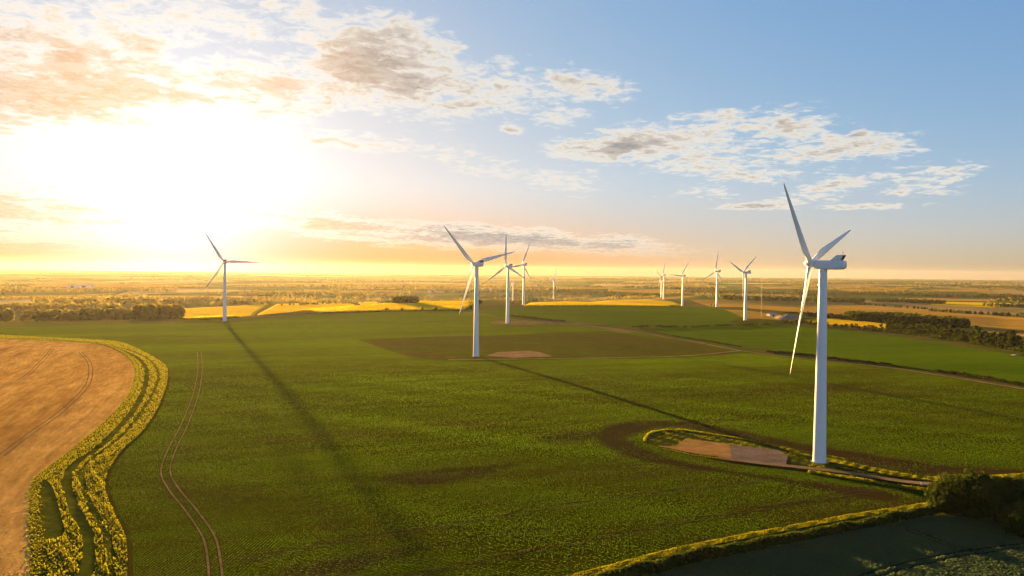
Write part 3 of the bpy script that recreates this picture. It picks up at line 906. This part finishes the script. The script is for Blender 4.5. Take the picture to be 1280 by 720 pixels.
# single small trees along the yellow field edge and elsewhere
for i, (px, py, s, lab) in enumerate([
    (483, 388.8, 1.0, "leftmost of four small round trees along the near edge of the yellow field"),
    (502.5, 388.8, .85, "second of four small round trees along the near edge of the yellow field"),
    (528, 388.6, .85, "third small round tree along the near edge of the yellow field"),
    (545.5, 388.4, 1.05, "rightmost of four small round trees along the near edge of the yellow field")]):
    x, y = ground(px, py); place_tree(x, y, SMALL[i % 3], 1.15 * s, lab, 'small trees along the yellow field')
for i, (px, py, s, lab) in enumerate([
    (600.5, 381.5, .95, "dark round tree behind the middle turbine's tower"),
    (588, 385.5, .45, "low bush left of the middle turbine tower at the end of the yellow field"),
    (642, 380, .45, "small bush at the foot of the distant turbine left side"),
    (634, 380, .5, "bushy tree left of the distant turbine pair"),
    (649, 381.5, .35, "smallest bush beside the distant turbine foot"),
    (889, 383, .45, "small dark bush just left of the turbine above the rounded field"),
    (893.5, 383.5, .5, "small dark bush touching the turbine above the rounded field"),
    (498, 380.4, 1.0, "tall tree at the left end of the dark copse on the yellow field"),
    (508, 380.2, .9, "rounded tree left of the block of the dark copse")]):
    x, y = ground(px, py); place_tree(x, y, PROTO[i % 6], s, lab, 'scattered trees')

# belt of trees on the right, one object each
def along(pts, step, jit):
    p = densify(np.array([ground(*q) for q in pts]), False, 4)
    d = np.concatenate([[0], np.cumsum(np.linalg.norm(np.diff(p, axis=0), axis=1))])
    s = np.arange(0, d[-1], step)
    q = np.column_stack([np.interp(s, d, p[:, 0]), np.interp(s, d, p[:, 1])])
    return q + rng.normal(size=q.shape) * jit
nb = 0
for row, (pts, step, sc) in enumerate([
    ([(1110, 414), (1180, 424), (1230, 433), (1290, 441.5), (1400, 458)], 7.5, 1.0),
    ([(1110, 411.5), (1180, 420.5), (1230, 428), (1290, 436), (1400, 450)], 8.0, 1.05)]):
    for (x, y) in along(pts, step, 1.3):
        place_tree(x, y, PROTO[nb % 6], (sc * random.uniform(.85, 1.15), sc * random.uniform(.75, 1.15)),
                   "dark leafy tree packed into the shelter belt at the right edge above the green field", 'trees of the right shelter belt'); nb += 1
for (x, y) in along([(978, 404.5), (1010, 406.5), (1060, 410.5), (1115, 415.5)], 6.5, 1.0):
    place_tree(x, y, PROTO[nb % 6], (.62 * random.uniform(.85, 1.2), .52 * random.uniform(.75, 1.3)),
               "low dark tree in the hedge line behind the nearest turbine's tower", 'trees of the low hedge line'); nb += 1

def wood(name, pts, n, h, leafs, label, m=None, world_pts=None, size=None, hv=.2, wide=.33):
    """a far wood that reads as one mass: many crowns of leaf clumps"""
    poly = gpts(pts, smooth=False) if world_pts is None else np.asarray(world_pts, float)
    P = scatter(poly, n * 14)[:n]
    C, A, Bv = [], [], []
    for x, y in P:
        hh = h * rng.uniform(1 - hv, 1 + hv)
        u = rand_unit(leafs); r = hh * wide * rng.uniform(.8, 1.25)
        c = u * np.array([r, r, hh * .46]) * rng.uniform(.75, 1.05, (leafs, 1)) + np.array([x, y, float(H(x, y)) + hh * .5])
        q = leaf_quads(c, u, size or hh * .28, .9)
        C.append(q[0]); A.append(q[1]); Bv.append(q[2])
    if not C: return
    o = obj(name, quads_mesh(name, np.concatenate(C), np.concatenate(A), np.concatenate(Bv), m or M_LEAF))
    return tag(o, label, kind='stuff')
def wood_line(name, pts, width, n, h, leafs, label, **k):
    p = densify(np.array([ground(*q) for q in pts]), False, 20)
    return wood(name, None, n, h, leafs, label, world_pts=ribbon_poly(p, width), **k)

wood('wood', [(1058, 398), (1120, 399.5), (1212, 409), (1206, 411), (1130, 405), (1060, 400.5)], 420, 11, 46, "dark block of plantation trees above the yellow strip on the right", hv=.12)
wood('wood', [(1000, 393.8), (1060, 397.5), (1060, 400), (1000, 395.2)], 120, 6, 40, "low scrub behind the nearest turbine tower")
wood('copse', [(491, 379.4), (520, 379.2), (520, 380.0), (492, 380.2)], 60, 12, 50, "dark copse on the top edge of the yellow field", hv=.1)
wood_line('wood', [(350, 383.0), (400, 381), (440, 380), (492, 379.6)], 14, 130, 6.5, 50, "low hedge of trees along the top edge of the yellow field")
def polar(px, d):
    v = pdir(px, 400); k = d / math.hypot(v[0], v[1]); return (v[0] * k, v[1] * k)
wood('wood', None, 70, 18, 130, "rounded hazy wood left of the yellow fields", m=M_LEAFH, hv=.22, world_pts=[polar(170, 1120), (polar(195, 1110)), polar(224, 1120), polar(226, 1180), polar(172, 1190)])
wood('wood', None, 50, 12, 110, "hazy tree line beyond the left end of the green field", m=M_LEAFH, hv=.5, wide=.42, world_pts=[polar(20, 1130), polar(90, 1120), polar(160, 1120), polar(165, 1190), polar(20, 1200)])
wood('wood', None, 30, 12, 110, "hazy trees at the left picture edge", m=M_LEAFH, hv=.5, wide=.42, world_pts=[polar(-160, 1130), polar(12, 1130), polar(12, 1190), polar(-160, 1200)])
# woods further out in the plain
WL = [([(-60, 391), (0, 389.5), (80, 388.5), (150, 387.5)], 110, 420, 15), ([(60, 382), (130, 379), (200, 378.5), (250, 379)], 140, 380, 15), ([(230, 377), (300, 379), (330, 380.5)], 90, 160, 14),
      ([(0, 366), (60, 365), (130, 364), (220, 364.5)], 150, 260, 14), ([(-60, 360), (20, 361.5), (60, 363)], 120, 120, 14), ([(300, 369), (380, 368.5), (470, 370), (520, 371)], 100, 300, 13),
      ([(330, 359), (450, 358.5), (560, 360.5)], 140, 160, 13), ([(560, 367), (620, 365.5), (700, 364), (760, 366.5)], 120, 280, 13), ([(600, 372), (650, 371), (720, 369), (830, 370)], 60, 260, 11),
      ([(880, 367), (920, 365.5), (960, 367), (1040, 369)], 260, 460, 13), ([(780, 360), (850, 361.5), (900, 362.5)], 160, 240, 13), ([(900, 374), (960, 375.5), (1050, 378), (1075, 379)], 40, 340, 13),
      ([(1010, 376), (1060, 377), (1075, 378.3)], 50, 140, 14), ([(1090, 377), (1130, 378), (1180, 380)], 60, 170, 12), ([(1000, 366), (1080, 368), (1160, 370), (1280, 372)], 260, 700, 13),
      ([(1140, 357), (1200, 358.5), (1290, 361)], 220, 260, 13), ([(1060, 355), (1150, 354), (1290, 357)], 250, 220, 13), ([(900, 352.5), (1000, 354), (1060, 355.5)], 250, 200, 13),
      ([(640, 353), (720, 354), (800, 355.5), (880, 353.5)], 250, 300, 13), ([(660, 349.5), (780, 350), (900, 350.5), (1000, 350.5)], 320, 260, 13), ([(420, 351), (520, 351.5), (600, 352)], 250, 180, 13),
      ([(1040, 351), (1160, 353.3), (1290, 354.5)], 300, 200, 13), ([(1160, 389), (1210, 392.5), (1290, 396)], 14, 90, 8), ([(1065, 380), (1100, 383), (1160, 387)], 16, 60, 7),
      ([(200, 350), (320, 351), (420, 352)], 250, 150, 13), ([(640, 377.6), (665, 378), (700, 376.5)], 20, 40, 7), ([(1230, 383), (1290, 384)], 50, 60, 10), ([(1240, 376), (1300, 377)], 60, 70, 10)]
for pts, w_, n_, h_ in WL:
    wood_line('far_wood', pts, w_, int(n_ * (.5 if pts[0][0] < 300 else .75)), h_, 26, None, m=M_LEAFH if pts[0][0] < 450 else M_LEAF2)  # left woods get the leaf colour with haze brightness painted in
# random hedgerow trees all over the plain
_n = 1050
_d = np.exp(rng.uniform(math.log(1900), math.log(16000), _n)); _a = rng.uniform(-.75, .75, _n)
_x, _y = _d * np.sin(_a), _d * np.cos(_a)
_k = (np.sin(_x / 310 + 3 * np.sin(_y / 900)) * np.sin(_y / 420 + 2 * np.sin(_x / 700)) > -.2) & ~((_d < 2500) & (_a > -.1))
C, A, Bv = [], [], []
for x, y in zip(_x[_k], _y[_k]):
    L_ = rng.uniform(30, 260); a_ = (R(24) if rng.random() < .5 else R(114)) + rng.normal() * .12
    m_ = int(L_ / 14) + 1
    s_ = np.linspace(-.5, .5, m_) * L_
    for q in s_:
        xx, yy = x + math.cos(a_) * q, y + math.sin(a_) * q
        u = rand_unit(9); hh = rng.uniform(5, 11)
        c = u * np.array([hh * .55, hh * .55, hh * .42]) + np.array([xx, yy, float(0)])
        C.append((c, u, hh, xx, yy))
cc_ = np.concatenate([q[0] for q in C]); uu_ = np.concatenate([q[1] for q in C])
hz_ = np.repeat(np.array([q[2] for q in C]) * .45 + H(np.array([q[3] for q in C]), np.array([q[4] for q in C])), 9)
cc_[:, 2] += hz_
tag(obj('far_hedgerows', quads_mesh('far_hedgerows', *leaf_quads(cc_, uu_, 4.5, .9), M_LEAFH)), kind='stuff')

# hedges: one mesh each
def hedge(pts, w, h, per_m, leaf, label, name='hedge', gaps=False, m=None):
    p = densify(np.array([ground(*q) for q in pts]), False, 3)
    d = np.concatenate([[0], np.cumsum(np.linalg.norm(np.diff(p, axis=0), axis=1))])
    n = int(d[-1] * per_m); s = rng.uniform(0, d[-1], n)
    x = np.interp(s, d, p[:, 0]); y = np.interp(s, d, p[:, 1])
    hv = h * (1 + .25 * np.sin(s / 5.3) * np.sin(s / 2.1 + 1) + .2 * np.sin(s / 17))
    if gaps:
        k = np.sin(s / 7.0) + .6 * np.sin(s / 3.1 + 2) > -.5; s, x, y, hv = s[k], x[k], y[k], hv[k]; n = len(s)
    u = rand_unit(n); u[:, 2] = np.abs(u[:, 2]) * 1.2 - .3
    C = np.column_stack([x, y, H(x, y)]) + np.column_stack([u[:, 0] * w * .5, u[:, 1] * w * .5, hv * .45 + u[:, 2] * hv * .5])
    o = obj(name, quads_mesh(name, *leaf_quads(C, u, leaf, .8), m or M_LEAF))
    return tag(o, label, 'hedge')
hedge([(790, 409.5), (860, 409.3), (920, 407.5), (965, 406.2)], 3.5, 2.8, 28, 1.0, "dark bushy hedge between the two green fields left of the nearest turbine", gaps=True)
hedge([(640, 395.6), (690, 401), (705, 402.2)], 4, 2.4, 24, 1.0, "short dark hedge below the middle green field beside the track")
hedge([(800, 412), (830, 418.5), (880, 426.5), (925, 434)], 2.0, 1.5, 26, .8, "low hedge along the track edge of the small green field")
hedge([(958, 440.5), (1000, 445), (1060, 451.5), (1113, 457)], 3.2, 2.3, 34, .9, "long dark hedge beside the pale track behind the nearest tower")
hedge([(1113, 457.2), (1168, 465.2)], 2.0, 1.1, 24, .6, "thin low hedge linking two thicker hedges beside the pale track")
hedge([(1168, 465.2), (1220, 473), (1290, 484.5), (1400, 504)], 3.6, 2.5, 34, .9, "thick dark hedge beside the track at the right picture edge")
hedge([(330, 394.6), (400, 391.6), (480, 389.6), (582, 388)], 2.5, 1.4, 14, .9, "thin brown hedge along the near edge of the yellow field")
hedge([(206, 399.5), (262, 399.8), (300, 397.8)], 2.5, 1.5, 14, .9, "thin hedge line beside the sunlit turbine's foot")
hedge([(980, 391.5), (1020, 394.5), (1058, 398.8)], 6, 3, 20, 1.2, "scrubby hedge on the slope behind the gravel heap")
hedge([(700, 747), (760, 730), (860, 703), (960, 682), (1050, 664), (1120, 651), (1170, 641)], 3.8, 2.2, 200, .6, "dark hedge along the bottom edge of the green field below the lit verge")
hedge([(1090, 413.5), (1150, 420), (1290, 442)], 8, 3.5, 22, 1.2, "dense undergrowth at the foot of the right shelter belt")

# ------------------------------------------------------------------ stuff: crops and grass
def vnoise(x, y, s, seed=0.0):
    return (np.sin(x / s + seed) * np.sin(y / (s * 1.3) + 2.1 * seed) + .6 * np.sin(x / (s * .43) + y / (s * .61) + 1.7 + seed) + .4 * np.sin(x / (s * .21) - y / (s * .27) + seed * 3)) / 2
def tufts(name, P, h, w, m, tilt=.35, cross=2, kind='stuff', label=None, orient=None):
    """small crossed leaf quads standing on the terrain at P"""
    n = len(P)
    if n == 0: return
    z = H(P[:, 0], P[:, 1])
    h = np.broadcast_to(h, (n,)); w = np.broadcast_to(w, (n,))
    Cs, As, Bs = [], [], []
    a0 = rng.uniform(0, math.pi, n) if orient is None else orient + rng.normal(size=n) * .35
    for k in range(cross):
        a = a0 + k * math.pi / cross + rng.normal(size=n) * .2
        A = np.column_stack([np.cos(a), np.sin(a), np.zeros(n)]) * (w * .5)[:, None]
        tl = rng.normal(size=n) * tilt
        Bv = np.column_stack([-np.sin(a) * np.sin(tl), np.cos(a) * np.sin(tl), np.cos(tl)]) * (h * .5)[:, None]
        Cs.append(np.column_stack([P, z + h * .5])); As.append(A); Bs.append(Bv)
    C = np.concatenate(Cs); A = np.concatenate(As); Bv = np.concatenate(Bs)
    nn = len(C)
    V = np.stack([C - A * .45 - Bv, C + A * .45 - Bv, C + A + Bv * rng.uniform(.6, 1.1, (nn, 1)), C - A + Bv * rng.uniform(.6, 1.1, (nn, 1))], 1).reshape(-1, 3)
    o = obj(name, mesh_np(name, V, np.arange(4 * nn).reshape(nn, 4), m))
    return tag(o, label, kind=kind)

def crop_rows():
    out = []
    for (ylo, yhi, row, step, size) in ((110, 250, .80, .21, .25), (250, 520, .85, .44, .32)):
        for zone, ang in ((0, R(84)), (1, R(24))):
            ca, sa = math.cos(ang), math.sin(ang)
            Lm = yhi * 1.25
            u = np.arange(-Lm, Lm, step); v = np.arange(-Lm, Lm, row)
            Uu, Vv = np.meshgrid(u, v); Uu = Uu.ravel(); Vv = Vv.ravel()
            x = Uu * ca - Vv * sa; y = Uu * sa + Vv * ca
            k = (y > ylo) & (y <= yhi) & (np.abs(x) < .80 * y + 12)
            zb = -38 - .12 * y + 6 * np.sin(y / 25)
            k &= (x < zb) if zone == 0 else (x >= zb)
            x, y = x[k], y[k]
            x = x + rng.normal(size=len(x)) * .08; y = y + rng.normal(size=len(y)) * .08
            k = inside(P_CROP, x, y); x, y = x[k], y[k]
            for ex in (P_ISLAND,):
                k = ~inside(ex, x, y); x, y = x[k], y[k]
            for pth, dd in ((P_MARGIN, 1.1), (offset(RUT, 1.3), .45), (offset(RUT, -1.3), .45), (TRACK1, 4.5), (VERGE1, 3.6)):
                k = bdist(pth, x, y, False) > dd; x, y = x[k], y[k]
            keep = .80 + .45 * vnoise(x, y * 3.2, 26, .7) + .25 * vnoise(x, y * 2, 70, 2.2)
            keep = keep - .30 * np.clip((290 - y) / 120, 0, 1)
            for so in SOILP:
                ins = inside(so, x, y); keep = np.where(ins, keep - .62 * np.clip(bdist(so, x, y) / 5, 0, 1), keep)
            k = (rng.random(len(x)) < keep) & (rng.random(len(x)) < (520 - y) / 230); x, y = x[k], y[k]
            out.append((np.column_stack([x, y]), size, np.full(len(x), ang)))
    return out
SOILP = [gpts(p, n=4) for p in ([(735, 548), (752, 532), (800, 524), (870, 527), (950, 541), (1000, 552), (1100, 568), (1200, 582), (1280, 584), (1280, 596), (1180, 598), (1060, 584), (1000, 566), (900, 545), (840, 536), (800, 546), (804, 556),
             (860, 575), (960, 592), (1060, 604), (1130, 618), (1120, 630), (1040, 618), (940, 600), (840, 586), (770, 570)],)]
rows_ = crop_rows()
PP = np.concatenate([r[0] for r in rows_]); SZ = np.concatenate([np.full(len(r[0]), r[1]) for r in rows_])
vary = 1 + .22 * vnoise(PP[:, 0], PP[:, 1] * 2.5, 31, 1.4)
print('crop plants', len(PP))
tufts('crop_plants', PP, SZ * .52 * vary * rng.uniform(.7, 1.3, len(PP)), SZ * vary * rng.uniform(.8, 1.3, len(PP)), M_CROPLEAF, .55, orient=np.concatenate([r[2] for r in rows_]))

# grass of the left margin: ruts left bare, ridges of tall grass along it
P = scatter(P_MARGIN, 1300000)
P = P[(P[:, 1] < 900)]
dm = bdist(P_STUB, P[:, 0], P[:, 1]); dc = bdist(P_CROP, P[:, 0], P[:, 1])
fr = dm / (dm + dc + 1e-6)
cl = vnoise(fr * 14, P[:, 1] * .30, .8, .3) + .5 * vnoise(P[:, 0], P[:, 1], 1.3, 1.1)
LANE = path([(60, 428), (130, 433), (165, 444), (182, 460), (181, 485), (169, 510), (149, 535), (124, 560), (100, 576), (87, 589), (84, 604), (89, 627), (100, 649), (110, 671), (111, 693), (106, 720), (100, 780)], 8)
GAP = path([(120, 430.5), (158, 437), (186, 450), (198, 468), (192, 490), (174, 520), (150, 548), (118, 572), (104, 588), (104, 607), (112, 630), (122, 650), (133, 672), (138, 700), (140, 760)], 8)
MOWN = gpts([(43, 606), (57, 601), (67, 615), (75, 640), (80, 668), (60, 676), (44, 668)], n=4)
dl = bdist(LANE, P[:, 0], P[:, 1], False) + .4 * cl; dg = bdist(GAP, P[:, 0], P[:, 1], False) + .35 * cl
short = (dl < 1.35) | inside(MOWN, P[:, 0], P[:, 1])
gap_ = (dg < .75) & ~short
far_ = np.hypot(P[:, 0], P[:, 1]) > 330
hh = np.clip(.52 + .22 * cl, .26, 1.0)
hh = np.where(gap_, hh * .45, hh); hh = np.where(short, .10, hh)
edge_ = dm < 2.2
hh = np.where(edge_, .24, hh)
dens = np.where(far_, .5, 1.0)
k = rng.random(len(P)) < dens
P, hh, cl, short, gap_, edge_ = P[k], hh[k], cl[k], short[k], gap_[k], edge_[k]
yel = rng.random(len(P)) < np.where(short, .08, np.where(gap_, .35, np.where(edge_, .8, np.clip(.72 + .2 * cl, .3, .95))))
print('margin tufts', len(P))
tufts('margin_grass', P[yel], hh[yel] * rng.uniform(.7, 1.3, yel.sum()), .22, M_GRASS, .5)
tufts('margin_grass', P[~yel], hh[~yel] * rng.uniform(.5, 1.0, (~yel).sum()), .24, M_GRASSG, .5)

Pe = densify(P_STUB, True, 1.0); Pe = Pe[(Pe[:, 1] < 700) & (Pe[:, 0] > -.9 * Pe[:, 1])]
Pe = np.repeat(Pe, 14, axis=0); Pe = Pe + rng.normal(size=Pe.shape) * .9 + rng.random(Pe.shape)
tufts('edge_grass', Pe, .3 * rng.uniform(.4, 1.3, len(Pe)), .3, M_GRASS, .5)

def verge_grass(poly, n, h, w, mix=.6, seed=0.):
    P = scatter(poly, n)
    cl = vnoise(P[:, 0], P[:, 1], 3.1, seed)
    yel = rng.random(len(P)) < mix + .3 * cl
    hh = h * np.clip(.8 + .5 * cl, .3, 1.6) * rng.uniform(.6, 1.3, len(P))
    tufts('verge_grass', P[yel], hh[yel], w, M_GRASS, .4); tufts('verge_grass', P[~yel], hh[~yel], w, M_GRASSG, .5)
HV = path([(690, 728), (760, 711), (860, 685), (960, 665.5), (1050, 648.5), (1120, 637), (1168, 630)])
strip('verge', HV, 3.4, M_VERGE, .10)
verge_grass(ribbon_poly(HV, 2.6), 220000, .28, .28, .8)
verge_grass(ribbon_poly(VERGE1, 5.4), 110000, .5, .32, .7, 1.)
verge_grass(ribbon_poly(path([(1010, 590), (1060, 597.5), (1110, 606), (1160, 613)]), 3.0), 9000, .5, .45, .6, 3.)
verge_grass(ribbon_poly(RIM, 1.2), 12000, .6, .4, .9, 2.)
verge_grass(P_ISLAND, 0 + 60000, .25, .35, .15, 4.)
verge_grass(ribbon_poly(path([(830, 560.5), (870, 569.5), (914, 575), (980, 584)]), .8), 6000, .35, .4, .9, 5.)
P = scatter(P_SOUTH, 160000); P = P[(P[:, 1] < 330) & (P[:, 0] < .85 * P[:, 1])]
for pth in (offset(TRAM, 1.1), offset(TRAM, -1.1), offset(TRAM2, 1), offset(TRAM2, -1)):
    P = P[bdist(pth, P[:, 0], P[:, 1], False) > .6]
M_CEREAL = leaf_mat('cereal_leaf', (.048, .084, .036), (.076, .115, .048), .35)
tufts('cereal_crop', P, .5 * rng.uniform(.7, 1.2, len(P)), .5, M_CEREAL, .4)
# straw on the stubble
P = scatter(P_STUB, 900000); P = P[(np.abs(P[:, 0]) < .85 * P[:, 1]) & (P[:, 1] < 420)]
P = P[rng.random(len(P)) < np.clip(.55 + .6 * vnoise(P[:, 0], P[:, 1], 4.0, .2), .05, 1)][:200000]
print('straw', len(P))
tufts('stubble_straw', P, .11 * rng.uniform(.6, 1.6, len(P)), .24, M_STRAW, .5, cross=1)
P = scatter(P_STUB, 420000); P = P[(np.abs(P[:, 0]) < .85 * P[:, 1]) & (P[:, 1] < 420)]
P = P[vnoise(P[:, 0], P[:, 1], 3.0, 1.9) + .5 * vnoise(P[:, 0], P[:, 1], 9, .4) > .42]
tufts('loose_straw', P, .17 * rng.uniform(.5, 1.5, len(P)), .32, M_STRAW, .6)
# flowering heads of the rapeseed fields: upright so that the low sun shines through them
for P_, n in ((P_YA, 60000), (P_YB, 40000), (P_YC, 60000)):
    P = scatter(P_, n)
    tufts('rapeseed_flowers', P, 1.9 * rng.uniform(.8, 1.15, len(P)), 2.6, M_FLOWER, .35, cross=1)
# ------------------------------------------------------------------ small things
x, y = ground(1152.5, 608.5)
t = empty('marker_sign', (x, y, float(H(x, y)))); tag(t, "small white sign on a short post beside the gravel track", 'sign')
mb = MB(); mb.tube([(0, 0, -.2), (0, 0, 1.5)], .05, 8); mb.build('post', M_GALV, t)
mb = MB(); mb.box((-.45, -.09, .8), (.45, -.055, 1.45)); mb.build('panel', M_SIGN, t)

# measuring mast with guys, right of the V turbine
x, y = ground(951.5, 398)
t = empty('met_mast', (x, y, float(H(x, y)))); tag(t, "thin tall measuring mast standing right of the turbine with raised blades", 'mast')
mb = MB()
for a in (90, 210, 330):
    c_, s_ = .28 * math.cos(R(a)), .28 * math.sin(R(a)); mb.tube([(c_, s_, -.2), (c_, s_, 68)], .035, 5)
for k in range(34):
    z0 = k * 2.0; a = R(90 + 120 * (k % 3)); b_ = R(210 + 120 * (k % 3))
    mb.tube([(.28 * math.cos(a), .28 * math.sin(a), z0), (.28 * math.cos(b_), .28 * math.sin(b_), z0 + 2)], .03, 4)
mb.build('lattice', M_GALV, t)
for a in (30, 150, 270):
    for zt in (34, 64):
        mb = MB(); mb.tube([(0, 0, zt), (32 * math.cos(R(a)), 32 * math.sin(R(a)), -.5)], .02, 4); mb.build('guy_wire', M_GALV, t)
mb = MB(); mb.tube([(-.6, 0, 66), (.6, 0, 66)], .04, 5); mb.tube([(-.6, 0, 66), (-.6, 0, 66.8)], .06, 5); mb.tube([(.6, 0, 66), (.6, 0, 66.8)], .06, 5); mb.build('instrument_arm', M_DARKMETAL, t)

# pylon near the left turbine
def pylon(px, py, h, lab):
    x, y = ground(px, py)
    t = empty('pylon', (x, y, float(H(x, y))), R(30)); tag(t, lab, 'pylon')
    mb = MB()
    for sx, sy in ((1, 1), (-1, 1), (-1, -1), (1, -1)):
        mb.tube([(sx * 3, sy * 3, -.3), (sx * 1.1, sy * 1.1, h * .6), (sx * .5, sy * .5, h)], .25, 4)
    for k in range(9):
        z0 = h * k / 9; r0 = 3 - 2.5 * k / 9; r1 = 3 - 2.5 * (k + 1) / 9; z1 = h * (k + 1) / 9
        for s_ in (1, -1): mb.tube([(-r0, s_ * r0, z0), (r1, s_ * r1, z1)], .14, 4); mb.tube([(s_ * r0, -r0, z0), (s_ * r1, r1, z1)], .14, 4)
    mb.build('lattice', M_GALV, t)
    for k, zz in enumerate((.62, .78, .93)):
        mb = MB(); L = (7, 8, 5)[k]; mb.tube([(-L, 0, h * zz), (0, .3, h * zz + 1.2), (L, 0, h * zz)], .25, 4); mb.tube([(-L, 0, h * zz), (L, 0, h * zz)], .2, 4); mb.build('cross_arm', M_GALV, t)
pylon(307, 375, 34, "lattice power pylon in the golden haze right of the sunlit turbine")

# gravel heap and pale shed by the turbine on the right
def heap(pts, h, lab, m=M_SPOIL):
    poly = gpts(pts, n=4); c = poly.mean(0)
    rings = []
    for k, f in enumerate((1.0, .8, .55, .3, .1)):
        q = c + (poly - c) * f
        hz = h * (1 - f) ** .8 * (1 + .25 * np.sin(np.arange(len(q)) * 1.3 + k))
        rings.append([(a, b_, H(a, b_) - .2 * (k == 0) + zz) for (a, b_), zz in zip(q, hz)])
    mb = MB(); mb.loft(rings)
    return tag(mb.build('spoil_heap', m, None, True), lab, 'heap')
heap([(968, 396.5), (985, 394), (1004, 397), (985, 399.5), (970, 399)], 4.5, "grey-brown heap of spoil right of the pale shed")
heap([(1262, 443.6), (1270, 443.2), (1278, 444), (1270, 445.2)], .9, "small pale heap at the edge of the field below the shelter belt")
def barn(px, py, L, W, h, rz, lab, roof=M_ROOF, name='barn'):
    x, y = ground(px, py)
    t = empty(name, (x, y, float(H(x, y)) - .1), R(rz)); tag(t, lab, 'barn', 'pale farm buildings')
    mb = MB(); mb.box((-L / 2, -W / 2, 0), (L / 2, W / 2, h)); 
    mb.v += [(-L / 2, -W / 2, h), (-L / 2, W / 2, h), (-L / 2, 0, h * 1.45), (L / 2, -W / 2, h), (L / 2, W / 2, h), (L / 2, 0, h * 1.45)]
    i = len(mb.v) - 6; mb.f += [(i, i + 2, i + 1), (i + 3, i + 4, i + 5)]
    mb.build('wall', M_PALEWALL, t)
    e = .5
    mb = MB()
    for s_ in (-1, 1):
        a = [(-L / 2 - e, s_ * (W / 2 + e), h - .2), (L / 2 + e, s_ * (W / 2 + e), h - .2), (L / 2 + e, s_ * -.02, h * 1.45 + .12), (-L / 2 - e, s_ * -.02, h * 1.45 + .12)]
        mb.loft([a, [(p[0], p[1], p[2] + .2) for p in a]])
    mb.build('roof', roof, t)
    mb = MB(); mb.box((-L * .12, -W / 2 - .08, 0), (L * .12, -W / 2 - .003, h * .8)); mb.build('door', M_DARKMETAL, t)
barn(964.5, 395, 13, 8, 3.2, 20, "small pale-roofed shed beside the spoil heap right of the V-blade turbine")
BN = [(106, 359.2, 70, 25, 8, "long bright barn in the golden haze far left, right of a smaller one"), (90, 359.2, 40, 20, 7, "smaller bright barn far left beside the long one"), (600, 364.2, 60, 20, 6, "white shed in the plain right of the middle turbine's blade"),
      (612, 363.8, 70, 22, 7, "longer white shed right beside the middle turbine tower in the plain"), (585, 365, 30, 15, 6, "short white shed left of the middle turbine tower in the plain"), (570, 365.2, 26, 15, 6, "small white shed leftmost of the sheds near the middle turbine"),
      (635, 373.6, 30, 12, 5, "white farmhouse left of the distant turbine pair"), (669, 357.5, 40, 20, 7, "pale shed far out between the turbines"),
      (1028, 356.6, 70, 25, 8, "bright shed in the plain behind the nearest turbine"), (540, 365.3, 30, 15, 6, "pale shed left end of the gold strip behind the copse")]
for i, (px, py, L, W, h, lab) in enumerate(BN): barn(px, py, L, W, h, 10 + 25 * (i % 4), lab)

# ------------------------------------------------------------------ haze
hz_lo = (float(gx.min()) - 300, float(gy.min()) - 300, float(GZ.min()) - 1.0)
hz_hi = (float(gx.max()) + 300, float(gy.max()) + 300, 135.0)
m, b = mat('haze')
pv = b.new('ShaderNodeVolumePrincipled')
pv.inputs['Color'].default_value = HAZE_COL
pv.inputs['Density'].default_value = HAZE_D
pv.inputs['Anisotropy'].default_value = HAZE_G
try: pv.inputs['Density Attribute'].default_value = ''
except Exception: pass
o_ = b.new('ShaderNodeOutputMaterial'); b.put(o_.inputs['Volume'], pv.outputs[0])
mb = MB(); mb.box(hz_lo, hz_hi)
tag(mb.build('haze', m), kind='stuff')
